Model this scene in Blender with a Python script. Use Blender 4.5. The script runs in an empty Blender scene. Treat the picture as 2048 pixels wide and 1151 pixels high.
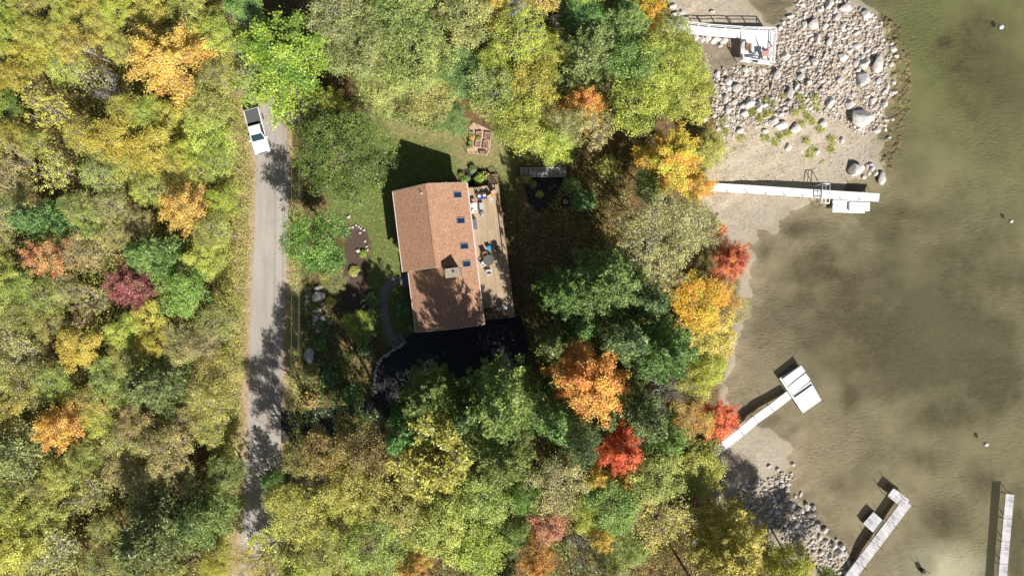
import bpy, bmesh, math, random
import numpy as np
from mathutils import Vector, Matrix

scene = bpy.context.scene
# ------------------------------------------------------------------ camera, sky, sun, exposure
H = 82.0                      # camera height over the yard
S0 = 0.06                     # metres per photo pixel (2048 wide) at yard level
CX, CY = 1024.0, 575.5
cam = bpy.data.cameras.new('camera')
cam_ob = bpy.data.objects.new('camera', cam)
scene.collection.objects.link(cam_ob)
cam_ob.location = (0, 0, H)
cam_ob.rotation_euler = (0, 0, 0)
cam.sensor_width = 36.0
cam.lens = 36.0 * H / (2048 * S0)
cam.clip_end = 4000
scene.camera = cam_ob

SUN_EL = 43.0
sun_h = Vector((0.515, -0.857, 0)).normalized()
to_sun = Vector((sun_h.x * math.cos(math.radians(SUN_EL)), sun_h.y * math.cos(math.radians(SUN_EL)), math.sin(math.radians(SUN_EL))))
sun = bpy.data.lights.new('sun', 'SUN')
sun.energy = 5.0
sun.angle = math.radians(0.5)
sun.color = (1.0, 0.975, 0.935)
sun_ob = bpy.data.objects.new('sun', sun)
scene.collection.objects.link(sun_ob)
sun_ob.location = to_sun * 100
sun_ob.rotation_euler = (-to_sun).to_track_quat('-Z', 'Y').to_euler()

world = bpy.data.worlds.new('World')
scene.world = world
world.use_nodes = True
wt = world.node_tree
wt.nodes.clear()
sky = wt.nodes.new('ShaderNodeTexSky')
sky.sky_type = 'NISHITA'
sky.sun_disc = False
sky.sun_elevation = math.radians(SUN_EL)
sky.sun_rotation = math.atan2(sun_h.x, sun_h.y)
bgn = wt.nodes.new('ShaderNodeBackground')
bgn.inputs['Strength'].default_value = 0.05
wo = wt.nodes.new('ShaderNodeOutputWorld')
wt.links.new(sky.outputs[0], bgn.inputs[0])
wt.links.new(bgn.outputs[0], wo.inputs[0])
scene.view_settings.view_transform = 'Standard'
scene.view_settings.look = 'None'
scene.view_settings.exposure = 0.4
scene.view_settings.gamma = 1.0
scene.view_settings.use_curve_mapping = False
scene.render.engine = 'CYCLES'
scene.cycles.max_bounces = 6
scene.cycles.diffuse_bounces = 3
scene.cycles.glossy_bounces = 2
scene.cycles.transmission_bounces = 3
scene.cycles.transparent_max_bounces = 8

rnd = random.Random(7)
COL = scene.collection

# ------------------------------------------------------------------ small helpers
def lin(r, g, b):
    def f(c):
        c /= 255.0
        return c / 12.92 if c <= 0.04045 else ((c + 0.055) / 1.055) ** 2.4
    return (f(r), f(g), f(b))

def sdist(poly, X, Y):
    """signed distance to a closed polygon, positive inside"""
    poly = np.asarray(poly, float)
    inside = np.zeros(X.shape, bool)
    d2 = np.full(X.shape, 1e18)
    n = len(poly)
    for i in range(n):
        x0, y0 = poly[i]
        x1, y1 = poly[(i + 1) % n]
        ex, ey = x1 - x0, y1 - y0
        t = np.clip(((X - x0) * ex + (Y - y0) * ey) / (ex * ex + ey * ey + 1e-12), 0, 1)
        d2 = np.minimum(d2, (X - x0 - t * ex) ** 2 + (Y - y0 - t * ey) ** 2)
        c = (y0 > Y) != (y1 > Y)
        with np.errstate(divide='ignore', invalid='ignore'):
            xi = (x1 - x0) * (Y - y0) / (y1 - y0 if y1 != y0 else 1e-9) + x0
        inside ^= c & (X < xi)
    d = np.sqrt(d2)
    return np.where(inside, d, -d)

def inpoly(poly, x, y):
    r = False
    n = len(poly)
    for i in range(n):
        x0, y0 = poly[i]
        x1, y1 = poly[(i + 1) % n]
        if (y0 > y) != (y1 > y) and x < (x1 - x0) * (y - y0) / (y1 - y0) + x0:
            r = not r
    return r

# lake outline in photo pixels (right of it lies water)
LAKE = [(1493, -40), (1497, 5), (1516, 28), (1548, 51), (1566, 50), (1574, 30), (1578, 10), (1600, -10), (1690, -20), (1752, 12), (1772, 60), (1786, 105), (1790, 160),
        (1782, 200), (1772, 232), (1766, 262), (1762, 300), (1770, 340), (1752, 352), (1722, 352), (1702, 362), (1690, 385),
        (1640, 405), (1604, 416), (1572, 424), (1566, 448), (1550, 462), (1518, 468), (1502, 486), (1512, 512), (1504, 545),
        (1500, 590), (1488, 630), (1478, 668), (1470, 720), (1456, 770), (1462, 812), (1500, 850), (1542, 856), (1570, 878),
        (1582, 905), (1580, 930), (1566, 950), (1570, 990), (1600, 1000), (1634, 1018), (1640, 1048), (1660, 1072), (1690, 1100),
        (1702, 1130), (1706, 1190), (1720, 1500), (9000, 2500), (9000, -1500), (1480, -700)]
LAKE_W = [((x - CX) * S0 * 1.022, (CY - y) * S0 * 1.022) for x, y in LAKE]
WATER_Z = -1.9

def lake_d(X, Y):
    """distance into the lake, with a ragged edge"""
    return sdist(LAKE_W, X, Y) + 0.28 * np.sin(1.9 * X + 2.2 * np.sin(0.9 * Y)) + 0.22 * np.sin(2.7 * Y + 1.7 * np.sin(1.3 * X)) + 0.12 * np.sin(5.1 * X + 4.3 * Y)

def terrain(X, Y):
    d = lake_d(X, Y)                   # + in the lake
    land = -d
    t = np.clip((land - 2.5) / 12.0, 0, 1)
    zl = -1.9 + 0.03 * np.clip(land, 0, 4) + (1.9 - 0.12) * (t * t * (3 - 2 * t))
    zw = -1.93 - 0.14 * np.clip(d, 0, 2) - 0.03 * np.clip(d, 0, 25)
    z = np.where(d > 0, zw, zl)
    far = np.clip((np.hypot(X, Y) - 120) / 300, 0, 1)
    return np.where(d > 0, z, z + 0.0 * far)

def hz(x, y):
    return float(terrain(np.array([x]), np.array([y]))[0])

def PA(px, py, z):
    """world point at absolute height z seen at photo pixel px,py"""
    k = S0 * (H - z) / H
    return Vector(((px - CX) * k, (CY - py) * k, z))

def P(px, py, h=0.0):
    """world point h above the terrain seen at photo pixel px,py"""
    z = h
    for _ in range(4):
        p = PA(px, py, z)
        z = hz(p.x, p.y) + h
    return PA(px, py, z)

# ------------------------------------------------------------------ node helper
class NT:
    def __init__(s, name):
        s.m = bpy.data.materials.new(name)
        s.m.use_nodes = True
        s.t = s.m.node_tree
        s.t.nodes.clear()
        s.out = s.t.nodes.new('ShaderNodeOutputMaterial')
    def n(s, typ, **kw):
        nd = s.t.nodes.new(typ)
        for k, v in kw.items():
            setattr(nd, k, v)
        return nd
    def set(s, sock, v):
        if isinstance(v, bpy.types.NodeSocket):
            s.t.links.new(v, sock)
        elif isinstance(v, (tuple, list)) and len(v) == 3 and sock.type == 'RGBA':
            sock.default_value = (*v, 1)
        else:
            sock.default_value = v
    def pos(s):
        return s.n('ShaderNodeNewGeometry').outputs['Position']
    def objc(s):
        return s.n('ShaderNodeTexCoord').outputs['Object']
    def rand(s):
        return s.n('ShaderNodeObjectInfo').outputs['Random']
    def attr(s, name, kind='GEOMETRY'):
        return s.n('ShaderNodeAttribute', attribute_type=kind, attribute_name=name)
    def noise(s, co, scale, detail=3, rough=0.55, dim='3D'):
        nd = s.n('ShaderNodeTexNoise', noise_dimensions=dim)
        s.set(nd.inputs['Vector'], co)
        nd.inputs['Scale'].default_value = scale
        nd.inputs['Detail'].default_value = detail
        nd.inputs['Roughness'].default_value = rough
        return nd.outputs['Fac']
    def vor(s, co, scale, feature='F1', out='Distance'):
        nd = s.n('ShaderNodeTexVoronoi', feature=feature)
        s.set(nd.inputs['Vector'], co)
        nd.inputs['Scale'].default_value = scale
        return nd.outputs[out]
    def map(s, co, scale=(1, 1, 1), rot=(0, 0, 0), loc=(0, 0, 0)):
        nd = s.n('ShaderNodeMapping')
        s.set(nd.inputs['Vector'], co)
        nd.inputs['Scale'].default_value = scale
        nd.inputs['Rotation'].default_value = rot
        nd.inputs['Location'].default_value = loc
        return nd.outputs[0]
    def math(s, op, a, b=0.0, clamp=False):
        nd = s.n('ShaderNodeMath', operation=op, use_clamp=clamp)
        s.set(nd.inputs[0], a)
        s.set(nd.inputs[1], b)
        return nd.outputs[0]
    def rng(s, v, a, b, c=0.0, d=1.0):
        nd = s.n('ShaderNodeMapRange')
        s.set(nd.inputs['Value'], v)
        for k, x in zip(('From Min', 'From Max', 'To Min', 'To Max'), (a, b, c, d)):
            s.set(nd.inputs[k], x)
        return nd.outputs[0]
    def mix(s, f, a, b, mode='MIX'):
        nd = s.n('ShaderNodeMix', data_type='RGBA', blend_type=mode)
        s.set(nd.inputs['Factor'], f)
        s.set(nd.inputs['A'], a) if False else None
        ca = [i for i in nd.inputs if i.type == 'RGBA']
        s.set(ca[0], a)
        s.set(ca[1], b)
        return [o for o in nd.outputs if o.type == 'RGBA'][0]
    def scale(s, col, f):
        nd = s.n('ShaderNodeVectorMath', operation='SCALE')
        s.set(nd.inputs[0], col)
        s.set(nd.inputs['Scale'], f)
        return nd.outputs[0]
    def bump(s, h, strength=0.4, dist=0.05):
        nd = s.n('ShaderNodeBump')
        s.set(nd.inputs['Height'], h)
        nd.inputs['Strength'].default_value = strength
        nd.inputs['Distance'].default_value = dist
        return nd.outputs[0]
    def principled(s, col, rough=0.8, metal=0.0, normal=None, spec=0.3):
        b = s.n('ShaderNodeBsdfPrincipled')
        s.set(b.inputs['Base Color'], col)
        s.set(b.inputs['Roughness'], rough)
        b.inputs['Metallic'].default_value = metal
        b.inputs['Specular IOR Level'].default_value = spec
        if normal is not None:
            s.t.links.new(normal, b.inputs['Normal'])
        s.t.links.new(b.outputs[0], s.out.inputs[0])
        return s.m

def simple(name, c, rough=0.7, metal=0.0, var=0.15, scale=6.0, spec=0.3, bump=0.0):
    """surface colour with gentle uneven wear"""
    m = NT(name)
    co = m.objc()
    f = m.noise(co, scale, 4)
    k = m.rng(f, 0.3, 0.7, 1 - var, 1 + var)
    col = m.scale(m.mix(0.0, c, c), k)
    nb = m.bump(m.noise(co, scale * 5, 2), bump, 0.01) if bump else None
    return m.principled(col, rough, metal, nb, spec)

# ------------------------------------------------------------------ mesh builder
class MB:
    def __init__(s):
        s.v, s.f, s.M = [], [], Matrix.Identity(4)
    def at(s, loc=(0, 0, 0), rz=0.0):
        s.M = Matrix.Translation(loc) @ Matrix.Rotation(rz, 4, 'Z')
        return s
    def add(s, vs, fs):
        o = len(s.v)
        s.v += [tuple(s.M @ Vector(p)) for p in vs]
        s.f += [[i + o for i in f] for f in fs]
        return s
    def box(s, x0, x1, y0, y1, z0, z1, taper=0.0):
        t = taper
        vs = [(x0, y0, z0), (x1, y0, z0), (x1, y1, z0), (x0, y1, z0),
              (x0 + t, y0 + t, z1), (x1 - t, y0 + t, z1), (x1 - t, y1 - t, z1), (x0 + t, y1 - t, z1)]
        return s.add(vs, [(3, 2, 1, 0), (4, 5, 6, 7), (0, 1, 5, 4), (1, 2, 6, 5), (2, 3, 7, 6), (3, 0, 4, 7)])
    def prism(s, poly, z0, z1):
        a = sum(poly[i][0] * poly[(i + 1) % len(poly)][1] - poly[(i + 1) % len(poly)][0] * poly[i][1] for i in range(len(poly)))
        if a < 0:
            poly = poly[::-1]
        n = len(poly)
        vs = [(x, y, z0) for x, y in poly] + [(x, y, z1) for x, y in poly]
        fs = [list(range(n))[::-1], list(range(n, 2 * n))] + [(i, (i + 1) % n, n + (i + 1) % n, n + i) for i in range(n)]
        return s.add(vs, fs)
    def tube(s, pts, r, n=6, r1=None, caps=True):
        pts = [Vector(p) for p in pts]
        k = len(pts)
        vs, fs = [], []
        for i, p in enumerate(pts):
            d = (pts[min(i + 1, k - 1)] - pts[max(i - 1, 0)])
            d = d.normalized() if d.length > 1e-9 else Vector((0, 0, 1))
            a = d.cross(Vector((0, 0, 1)))
            a = a.normalized() if a.length > 1e-4 else Vector((1, 0, 0))
            b = d.cross(a)
            rr = r if r1 is None else r + (r1 - r) * i / max(1, k - 1)
            for j in range(n):
                t = 2 * math.pi * j / n
                vs.append(p + a * (rr * math.cos(t)) + b * (rr * math.sin(t)))
        for i in range(k - 1):
            for j in range(n):
                fs.append((i * n + j, i * n + (j + 1) % n, (i + 1) * n + (j + 1) % n, (i + 1) * n + j))
        if caps:
            fs.append(list(range(n))[::-1])
            fs.append([(k - 1) * n + j for j in range(n)])
        return s.add(vs, fs)
    def lathe(s, prof, n=14, c=(0, 0)):
        vs, fs = [], []
        for r, z in prof:
            for j in range(n):
                t = 2 * math.pi * j / n
                vs.append((c[0] + r * math.cos(t), c[1] + r * math.sin(t), z))
        for i in range(len(prof) - 1):
            for j in range(n):
                fs.append((i * n + j, i * n + (j + 1) % n, (i + 1) * n + (j + 1) % n, (i + 1) * n + j))
        fs.append(list(range(n))[::-1])
        fs.append([(len(prof) - 1) * n + j for j in range(n)])
        return s.add(vs, fs)
    def build(s, name, mat, parent=None, bevel=0.0, smooth=False):
        me = bpy.data.meshes.new(name)
        if bevel:
            bm = bmesh.new()
            vs = [bm.verts.new(p) for p in s.v]
            for f in s.f:
                try:
                    bm.faces.new([vs[i] for i in f])
                except ValueError:
                    pass
            bmesh.ops.bevel(bm, geom=list(bm.edges), offset=bevel, segments=2, affect='EDGES', profile=0.5, clamp_overlap=True)
            bm.to_mesh(me)
            bm.free()
        else:
            me.from_pydata(s.v, [], s.f)
        me.validate()
        if smooth:
            me.polygons.foreach_set('use_smooth', [True] * len(me.polygons))
        me.materials.append(mat)
        o = bpy.data.objects.new(name, me)
        COL.objects.link(o)
        if parent is not None:
            o.parent = parent
        return o

def tag(o, label=None, cat=None, group=None, kind=None):
    if label: o['label'] = label
    if cat: o['category'] = cat
    if group: o['group'] = group
    if kind: o['kind'] = kind
    return o

def thing(name, label, cat, loc=(0, 0, 0), rz=0.0, group=None):
    o = bpy.data.objects.new(name, None)
    COL.objects.link(o)
    o.location = loc
    o.rotation_euler = (0, 0, rz)
    return tag(o, label, cat, group)

def mesh_np(name, V, F, mat, attrs=None, smooth=False):
    """V (n,3), F (m,4) or (m,3) arrays; attrs: {name: per-face float array}"""
    me = bpy.data.meshes.new(name)
    m, k = F.shape
    me.vertices.add(len(V))
    me.vertices.foreach_set('co', np.ascontiguousarray(V, np.float32).ravel())
    me.loops.add(m * k)
    me.loops.foreach_set('vertex_index', np.ascontiguousarray(F, np.int32).ravel())
    me.polygons.add(m)
    me.polygons.foreach_set('loop_start', np.arange(0, m * k, k, dtype=np.int32))
    me.polygons.foreach_set('loop_total', np.full(m, k, np.int32))
    me.update(calc_edges=True)
    for nm, a in (attrs or {}).items():
        at = me.attributes.new(nm, 'FLOAT', 'FACE')
        at.data.foreach_set('value', np.ascontiguousarray(a, np.float32))
    if smooth:
        me.polygons.foreach_set('use_smooth', np.ones(m, bool))
    me.materials.append(mat)
    return me

def link(name, me, parent=None):
    o = bpy.data.objects.new(name, me)
    COL.objects.link(o)
    if parent is not None:
        o.parent = parent
    return o

# ------------------------------------------------------------------ ground sheet
def axis(lo, hi, step):
    a = np.arange(lo, hi + 1e-6, step)
    g = []
    x, st = hi, step
    while x < 1600:
        st *= 1.45
        x += st
        g.append(x)
    g = np.array(g)
    return np.concatenate([(lo - (g - hi))[::-1], a, g])

GX = axis(-72, 72, 0.3)
GY = axis(-44, 44, 0.3)
XX, YY = np.meshgrid(GX, GY)
ZZ = terrain(XX, YY)
kk = S0 * (H - ZZ) / H
PXX = CX + XX / kk
PYY = CY - YY / kk

def soft(poly, w):
    return np.clip(0.5 + sdist(poly, PXX, PYY) / (2 * w), 0, 1)
def blob(px, py, rx, ry):
    d = np.sqrt(((PXX - px) / rx) ** 2 + ((PYY - py) / ry) ** 2)
    return np.clip(1.25 - d, 0, 1) ** 1.0

LAWN = [(655, 370), (720, 225), (800, 225), (900, 240), (1010, 270), (1034, 330), (1022, 380), (1030, 470), (1000, 345), (930, 350), (790, 375), (800, 560), (830, 690), (790, 700), (770, 690), (740, 640), (735, 560), (745, 480), (690, 445), (655, 440)]
BEACH = [(1330, -60), (1345, 40), (1400, 90), (1430, 200), (1440, 300), (1395, 370), (1390, 440), (1450, 480), (1480, 560), (1460, 700),
         (1440, 800), (1425, 880), (1395, 960), (1400, 1010), (1500, 1080), (1600, 1130), (1640, 1200), (2300, 1200), (2300, -60)]
zone = {}
dl = lake_d(XX, YY)
zone['z_lawn'] = soft(LAWN, 14)
zone['z_sand'] = soft(BEACH, 14)
zone['z_lake'] = np.clip(0.5 + (dl + 0.5) / 3.6, 0, 1)
zone['z_shore'] = np.clip(1.1 + dl / 5.0, 0, 1)
zone['z_deep'] = np.clip(dl / 20.0, 0, 1)
MUD = [(1400, 85), (1462, 88), (1492, 132), (1462, 172), (1425, 192), (1418, 130)]
zone['z_wet'] = np.maximum(soft(MUD, 8), 0.4 * soft([(1360, 390), (1600, 412), (1565, 445), (1500, 470), (1500, 520), (1480, 560), (1440, 500)], 20))
dk = np.zeros(XX.shape)
for b in [(1860, 640, 130, 85, .85), (1740, 705, 90, 50, .45), (1635, 545, 85, 48, .5), (1605, 600, 70, 40, .4), (1960, 60, 60, 100, .4),
          (1890, 85, 22, 18, .6), (1830, 430, 100, 30, .35), (1900, 830, 110, 60, .5), (1990, 760, 80, 80, .7), (1880, 1040, 70, 50, .45),
          (1965, 960, 40, 50, .45), (1700, 965, 50, 35, .35), (2035, 1080, 24, 110, .7), (1700, 790, 26, 40, .5), (1850, 920, 60, 34, .35),
          (1780, 470, 120, 60, .3), (1560, 650, 60, 60, .25), (1780, 570, 70, 40, .4), (1530, 500, 24, 40, .3), (1800, 660, 260, 150, .55), (1860, 690, 190, 110, .85), (1700, 600, 120, 60, .5), (1930, 560, 170, 110, .4), (1960, 120, 100, 130, .4), (1760, 560, 160, 90, .35), (1600, 455, 55, 22, .4), (1655, 515, 60, 25, .45), (1700, 640, 50, 30, .4), (1990, 680, 60, 50, .5), (1940, 620, 40, 30, .5)]:
    dk = np.maximum(dk, b[4] * blob(*b[:4]))
zone['z_dark'] = dk
zone['z_pale'] = np.maximum(blob(1880, 1135, 115, 62), 0.35 * blob(1700, 450, 40, 40)) * (dl > -1)
zone['z_green'] = np.clip((PXX - 1560) / 260, 0, 1) * np.clip((640 - PYY) / 480, 0, 1)
verge = np.maximum(soft([(420, -60), (480, -60), (500, 200), (512, 310), (508, 460), (500, 700), (490, 960), (470, 1200), (430, 1200), (440, 900), (460, 700), (470, 480), (440, 200)], 14),
                   soft([(575, 300), (606, 300), (600, 640), (590, 900), (560, 900), (566, 600)], 8))
zone['z_verge'] = verge
zone['z_dry'] = np.maximum(soft([(740, 225), (1030, 260), (1020, 340), (930, 345), (890, 290), (790, 270)], 22), soft([(1090, 450), (1160, 445), (1160, 540), (1110, 540)], 16))

g = NT('ground_cover')
co = g.pos()
n1 = g.noise(co, 0.35, 5)
n2 = g.noise(co, 2.2, 5, 0.65)
n3 = g.noise(co, 9.0, 3, 0.7)
n4 = g.noise(co, 0.9, 4)
def zmask(nm, k=0.7, sharp=0.18, nz=None):
    a = g.attr(nm).outputs['Fac']
    return g.rng(g.math('ADD', a, g.math('MULTIPLY', g.math('SUBTRACT', nz or n4, 0.5), k)), 0.5 - sharp, 0.5 + sharp)
# leaf litter of the wood floor
col = g.mix(g.rng(n2, 0.3, 0.7), lin(70, 56, 40), lin(140, 112, 78))
col = g.mix(g.rng(n3, 0.55, 0.7), col, lin(170, 140, 95))
col = g.mix(g.math('MULTIPLY', g.rng(n1, 0.4, 0.6), 0.5), col, lin(74, 84, 40))
# dry rusty verge
vcol = g.mix(g.rng(n3, 0.35, 0.65), lin(144, 118, 88), lin(184, 162, 124))
vcol = g.mix(g.math('MULTIPLY', g.rng(n2, 0.45, 0.65), 0.75), vcol, lin(128, 136, 66))
col = g.mix(zmask('z_verge'), col, vcol)
# lawn
lc = g.mix(g.rng(n2, 0.3, 0.7), lin(72, 94, 44), lin(108, 124, 64))
lc = g.mix(g.rng(n3, 0.5, 0.75), lc, lin(138, 136, 88))
dry = g.mix(g.rng(n2, 0.35, 0.65), lin(124, 122, 78), lin(164, 148, 106))
lc = g.mix(g.math('MULTIPLY', zmask('z_dry', 1.0, 0.4), 0.8), lc, dry)
col = g.mix(zmask('z_lawn', 0.6), col, lc)
# beach sand and gravel
sc_ = g.mix(g.rng(n2, 0.3, 0.7), lin(156, 140, 116), lin(188, 173, 150))
sc_ = g.mix(g.rng(n1, 0.45, 0.65), sc_, lin(176, 164, 142))
vb = g.vor(co, 9.0, 'F1', 'Color')
peb = g.n('ShaderNodeSeparateColor')
g.set(peb.inputs[0], vb)
sc_ = g.mix(g.math('MULTIPLY', g.rng(peb.outputs[0], 0.84, 0.9), 0.4), sc_, lin(215, 208, 198))
sc_ = g.mix(g.math('MULTIPLY', g.rng(peb.outputs[1], 0.86, 0.9), 0.35), sc_, lin(112, 98, 82))
sc_ = g.mix(g.math('MULTIPLY', zmask('z_wet', 0.5), 0.72), sc_, g.mix(g.rng(n2, 0.3, 0.7), lin(110, 94, 76), lin(146, 132, 112)))
sc_ = g.mix(g.math('MULTIPLY', zmask('z_shore', 0.7, 0.4), 0.65), sc_, g.mix(g.rng(n2, 0.3, 0.7), lin(150, 139, 122), lin(180, 170, 154)))
col = g.mix(zmask('z_sand', 0.5), col, sc_)
# lake bed: sandy silt, weed, algae
lb = g.mix(g.rng(n1, 0.35, 0.65), lin(158, 142, 118), lin(176, 160, 134))
lb = g.mix(g.math('MULTIPLY', g.attr('z_deep').outputs['Fac'], 0.7), lb, lin(148, 142, 108))
lb = g.mix(g.math('MULTIPLY', zmask('z_green', 0.5, 0.45, n1), 0.85), lb, lin(116, 122, 70))
lb = g.mix(g.math('MULTIPLY', g.rng(n2, 0.5, 0.8), 0.45), lb, lin(120, 108, 78))
lb = g.mix(g.math('MULTIPLY', g.rng(n3, 0.55, 0.8), 0.16), lb, lin(178, 164, 132))
wv = g.n('ShaderNodeTexWave', wave_type='BANDS', bands_direction='Y')
g.set(wv.inputs['Vector'], g.map(co, (1, 1, 1), (0, 0, 0.45)))
wv.inputs['Scale'].default_value = 1.1
wv.inputs['Distortion'].default_value = 7.0
wv.inputs['Detail'].default_value = 3.0
wv.inputs['Detail Scale'].default_value = 2.2
lb = g.mix(g.math('MULTIPLY', g.rng(wv.outputs['Fac'], 0.6, 1.0), g.math('MULTIPLY', g.attr('z_deep').outputs['Fac'], 0.12)), lb, lin(196, 184, 130))
dmask = g.math('MULTIPLY', g.rng(g.math('ADD', g.attr('z_dark').outputs['Fac'], g.math('MULTIPLY', g.math('SUBTRACT', n1, 0.5), 0.9)), 0.04, 0.5), 0.9)
lb = g.mix(dmask, lb, g.mix(g.rng(n2, 0.3, 0.7), lin(70, 64, 46), lin(108, 98, 68)))
lb = g.mix(g.math('MULTIPLY', zmask('z_pale', 0.25, 0.3), 0.8), lb, lin(214, 208, 178))
n0 = g.noise(co, 0.11, 4, 0.6)
lb = g.mix(g.math('MULTIPLY', g.rng(n0, 0.48, 0.66), 0.5), lb, lin(102, 98, 74))
lb = g.mix(g.math('MULTIPLY', g.rng(g.vor(co, 1.1), 0.16, 0.05), g.math('MULTIPLY', g.rng(n4, 0.5, 0.65), 0.5)), lb, lin(88, 80, 58))
lkm = zmask('z_lake', 0.6, 0.36)
col = g.mix(lkm, col, lb)
gh = g.math('MULTIPLY', g.math('ADD', n3, g.math('MULTIPLY', n2, 1.5)), g.rng(lkm, 0, 1, 1.0, 0.12))
MAT_GROUND = g.principled(col, 0.95, 0, g.bump(gh, 0.7, 0.08), 0.15)

nx, ny = len(GX), len(GY)
V = np.stack([XX.ravel(), YY.ravel(), ZZ.ravel()], 1)
ii = (np.arange(ny - 1)[:, None] * nx + np.arange(nx - 1)[None, :]).ravel()
F = np.stack([ii, ii + 1, ii + nx + 1, ii + nx], 1)
me = mesh_np('ground', V, F, MAT_GROUND, smooth=True)
for nm, a in zone.items():
    at = me.attributes.new(nm, 'FLOAT', 'POINT')
    at.data.foreach_set('value', a.astype(np.float32).ravel())
tag(link('ground', me), kind='structure')

# ------------------------------------------------------------------ lake water
w = NT('lake_water')
co = w.pos()
wm = w.map(co, (1.2, 3.0, 1.2), (0, 0, 0.35))
r1 = w.noise(wm, 1.5, 3, 0.6)
r2 = w.noise(wm, 4.2, 2, 0.6)
hgt = w.math('ADD', r1, w.math('MULTIPLY', r2, 0.5))
amp = w.rng(w.noise(co, 0.09, 3), 0.38, 0.66, 0.08, 1.0)
nb = w.bump(w.math('MULTIPLY', hgt, amp), 0.2, 0.09)
tr = w.n('ShaderNodeBsdfTransparent')
tr.inputs['Color'].default_value = (0.975, 0.98, 0.96, 1)
df = w.n('ShaderNodeBsdfDiffuse')
df.inputs['Color'].default_value = (*lin(136, 132, 100), 1)
w.t.links.new(nb, df.inputs['Normal'])
gl = w.n('ShaderNodeBsdfGlossy')
gl.inputs['Roughness'].default_value = 0.08
w.t.links.new(nb, gl.inputs['Normal'])
mx = w.n('ShaderNodeMixShader')
# silt in the water thickens away from the shore
w.set(mx.inputs[0], w.rng(w.attr('silt').outputs['Fac'], 0, 1, 0.015, 0.14))
w.t.links.new(tr.outputs[0], mx.inputs[1])
w.t.links.new(df.outputs[0], mx.inputs[2])
fr = w.n('ShaderNodeFresnel')
fr.inputs['IOR'].default_value = 1.33
w.t.links.new(nb, fr.inputs['Normal'])
mx2 = w.n('ShaderNodeMixShader')
w.t.links.new(fr.outputs[0], mx2.inputs[0])
w.t.links.new(mx.outputs[0], mx2.inputs[1])
w.t.links.new(gl.outputs[0], mx2.inputs[2])
w.t.links.new(mx2.outputs[0], w.out.inputs[0])
sel = (XX > 20)
wx = GX[GX > 18]
WXX, WYY = np.meshgrid(wx[::2], GY[::2])
V = np.stack([WXX.ravel(), WYY.ravel(), np.full(WXX.size, WATER_Z - 0.02)], 1)
nx2, ny2 = WXX.shape[1], WXX.shape[0]
ii = (np.arange(ny2 - 1)[:, None] * nx2 + np.arange(nx2 - 1)[None, :]).ravel()
F = np.stack([ii, ii + 1, ii + nx2 + 1, ii + nx2], 1)
keepv = sdist(LAKE_W, WXX, WYY).ravel()
F = F[(keepv[F] > -2.5).any(1)]
me = mesh_np('water', V, F, w.m)
at = me.attributes.new('silt', 'FLOAT', 'POINT')
at.data.foreach_set('value', np.clip(keepv / 18, 0, 1).astype(np.float32))
tag(link('water', me), kind='structure')

# ------------------------------------------------------------------ road, driveway, beds, path: thin draped sheets
def ribbon(pts, width, lift=0.012, n=6):
    """smooth strip along photo-pixel points; returns MB"""
    W = [P(x, y) for x, y in pts]
    fine = []
    for i in range(len(W) - 1):
        p0 = W[max(i - 1, 0)]; p1 = W[i]; p2 = W[i + 1]; p3 = W[min(i + 2, len(W) - 1)]
        for k in range(n):
            t = k / n
            fine.append(0.5 * ((2 * p1) + (p2 - p0) * t + (2 * p0 - 5 * p1 + 4 * p2 - p3) * t * t + (3 * p1 - p0 - 3 * p2 + p3) * t ** 3))
    fine.append(W[-1])
    m = MB()
    vs, fs = [], []
    for i, p in enumerate(fine):
        d = (fine[min(i + 1, len(fine) - 1)] - fine[max(i - 1, 0)]).normalized()
        nrm = Vector((-d.y, d.x, 0))
        wdt = width(i / (len(fine) - 1)) if callable(width) else width
        for sgn in (1, 0.34, -0.34, -1):
            q = p + nrm * (wdt * 0.5 * sgn)
            vs.append((q.x, q.y, hz(q.x, q.y) + lift))
    for i in range(len(fine) - 1):
        for j in range(3):
            fs.append((i * 4 + j, i * 4 + j + 1, (i + 1) * 4 + j + 1, (i + 1) * 4 + j))
    m.add(vs, fs)
    return m

r = NT('old_asphalt')
co = r.pos()
a = r.noise(co, 14, 3, 0.7)
b = r.noise(r.map(co, (1.2, 0.12, 1)), 1.0, 4)
c = r.mix(r.rng(b, 0.3, 0.7), lin(150, 141, 132), lin(174, 165, 155))
c = r.mix(r.math('MULTIPLY', r.rng(a, 0.35, 0.7), 0.4), c, lin(190, 181, 170))
c = r.mix(r.math('MULTIPLY', r.rng(r.noise(co, 0.5, 5), 0.55, 0.75), 0.35), c, lin(134, 126, 118))
crk = r.vor(co, 0.45, 'DISTANCE_TO_EDGE')
c = r.mix(r.math('MULTIPLY', r.rng(crk, 0.0, 0.012, 1, 0), 0.12), c, lin(96, 90, 84))
lv = r.vor(co, 3.5, 'F1', 'Color')
lvs = r.n('ShaderNodeSeparateColor')
r.set(lvs.inputs[0], lv)
c = r.mix(r.math('MULTIPLY', r.math('MULTIPLY', r.rng(lvs.outputs[0], 0.94, 0.96), r.rng(r.vor(co, 3.5), 0.3, 0.2)), 0.7), c, lin(176, 128, 74))
MAT_ROAD = r.principled(c, 0.92, 0, r.bump(a, 0.3, 0.01), 0.2)
ROAD = [(476, -80), (488, 40), (508, 140), (530, 235), (545, 325), (542, 450), (536, 600), (531, 750), (527, 900), (520, 1020), (512, 1120), (500, 1260)]
tag(ribbon(ROAD, 3.95, 0.03).build('road', MAT_ROAD), kind='structure')

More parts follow.
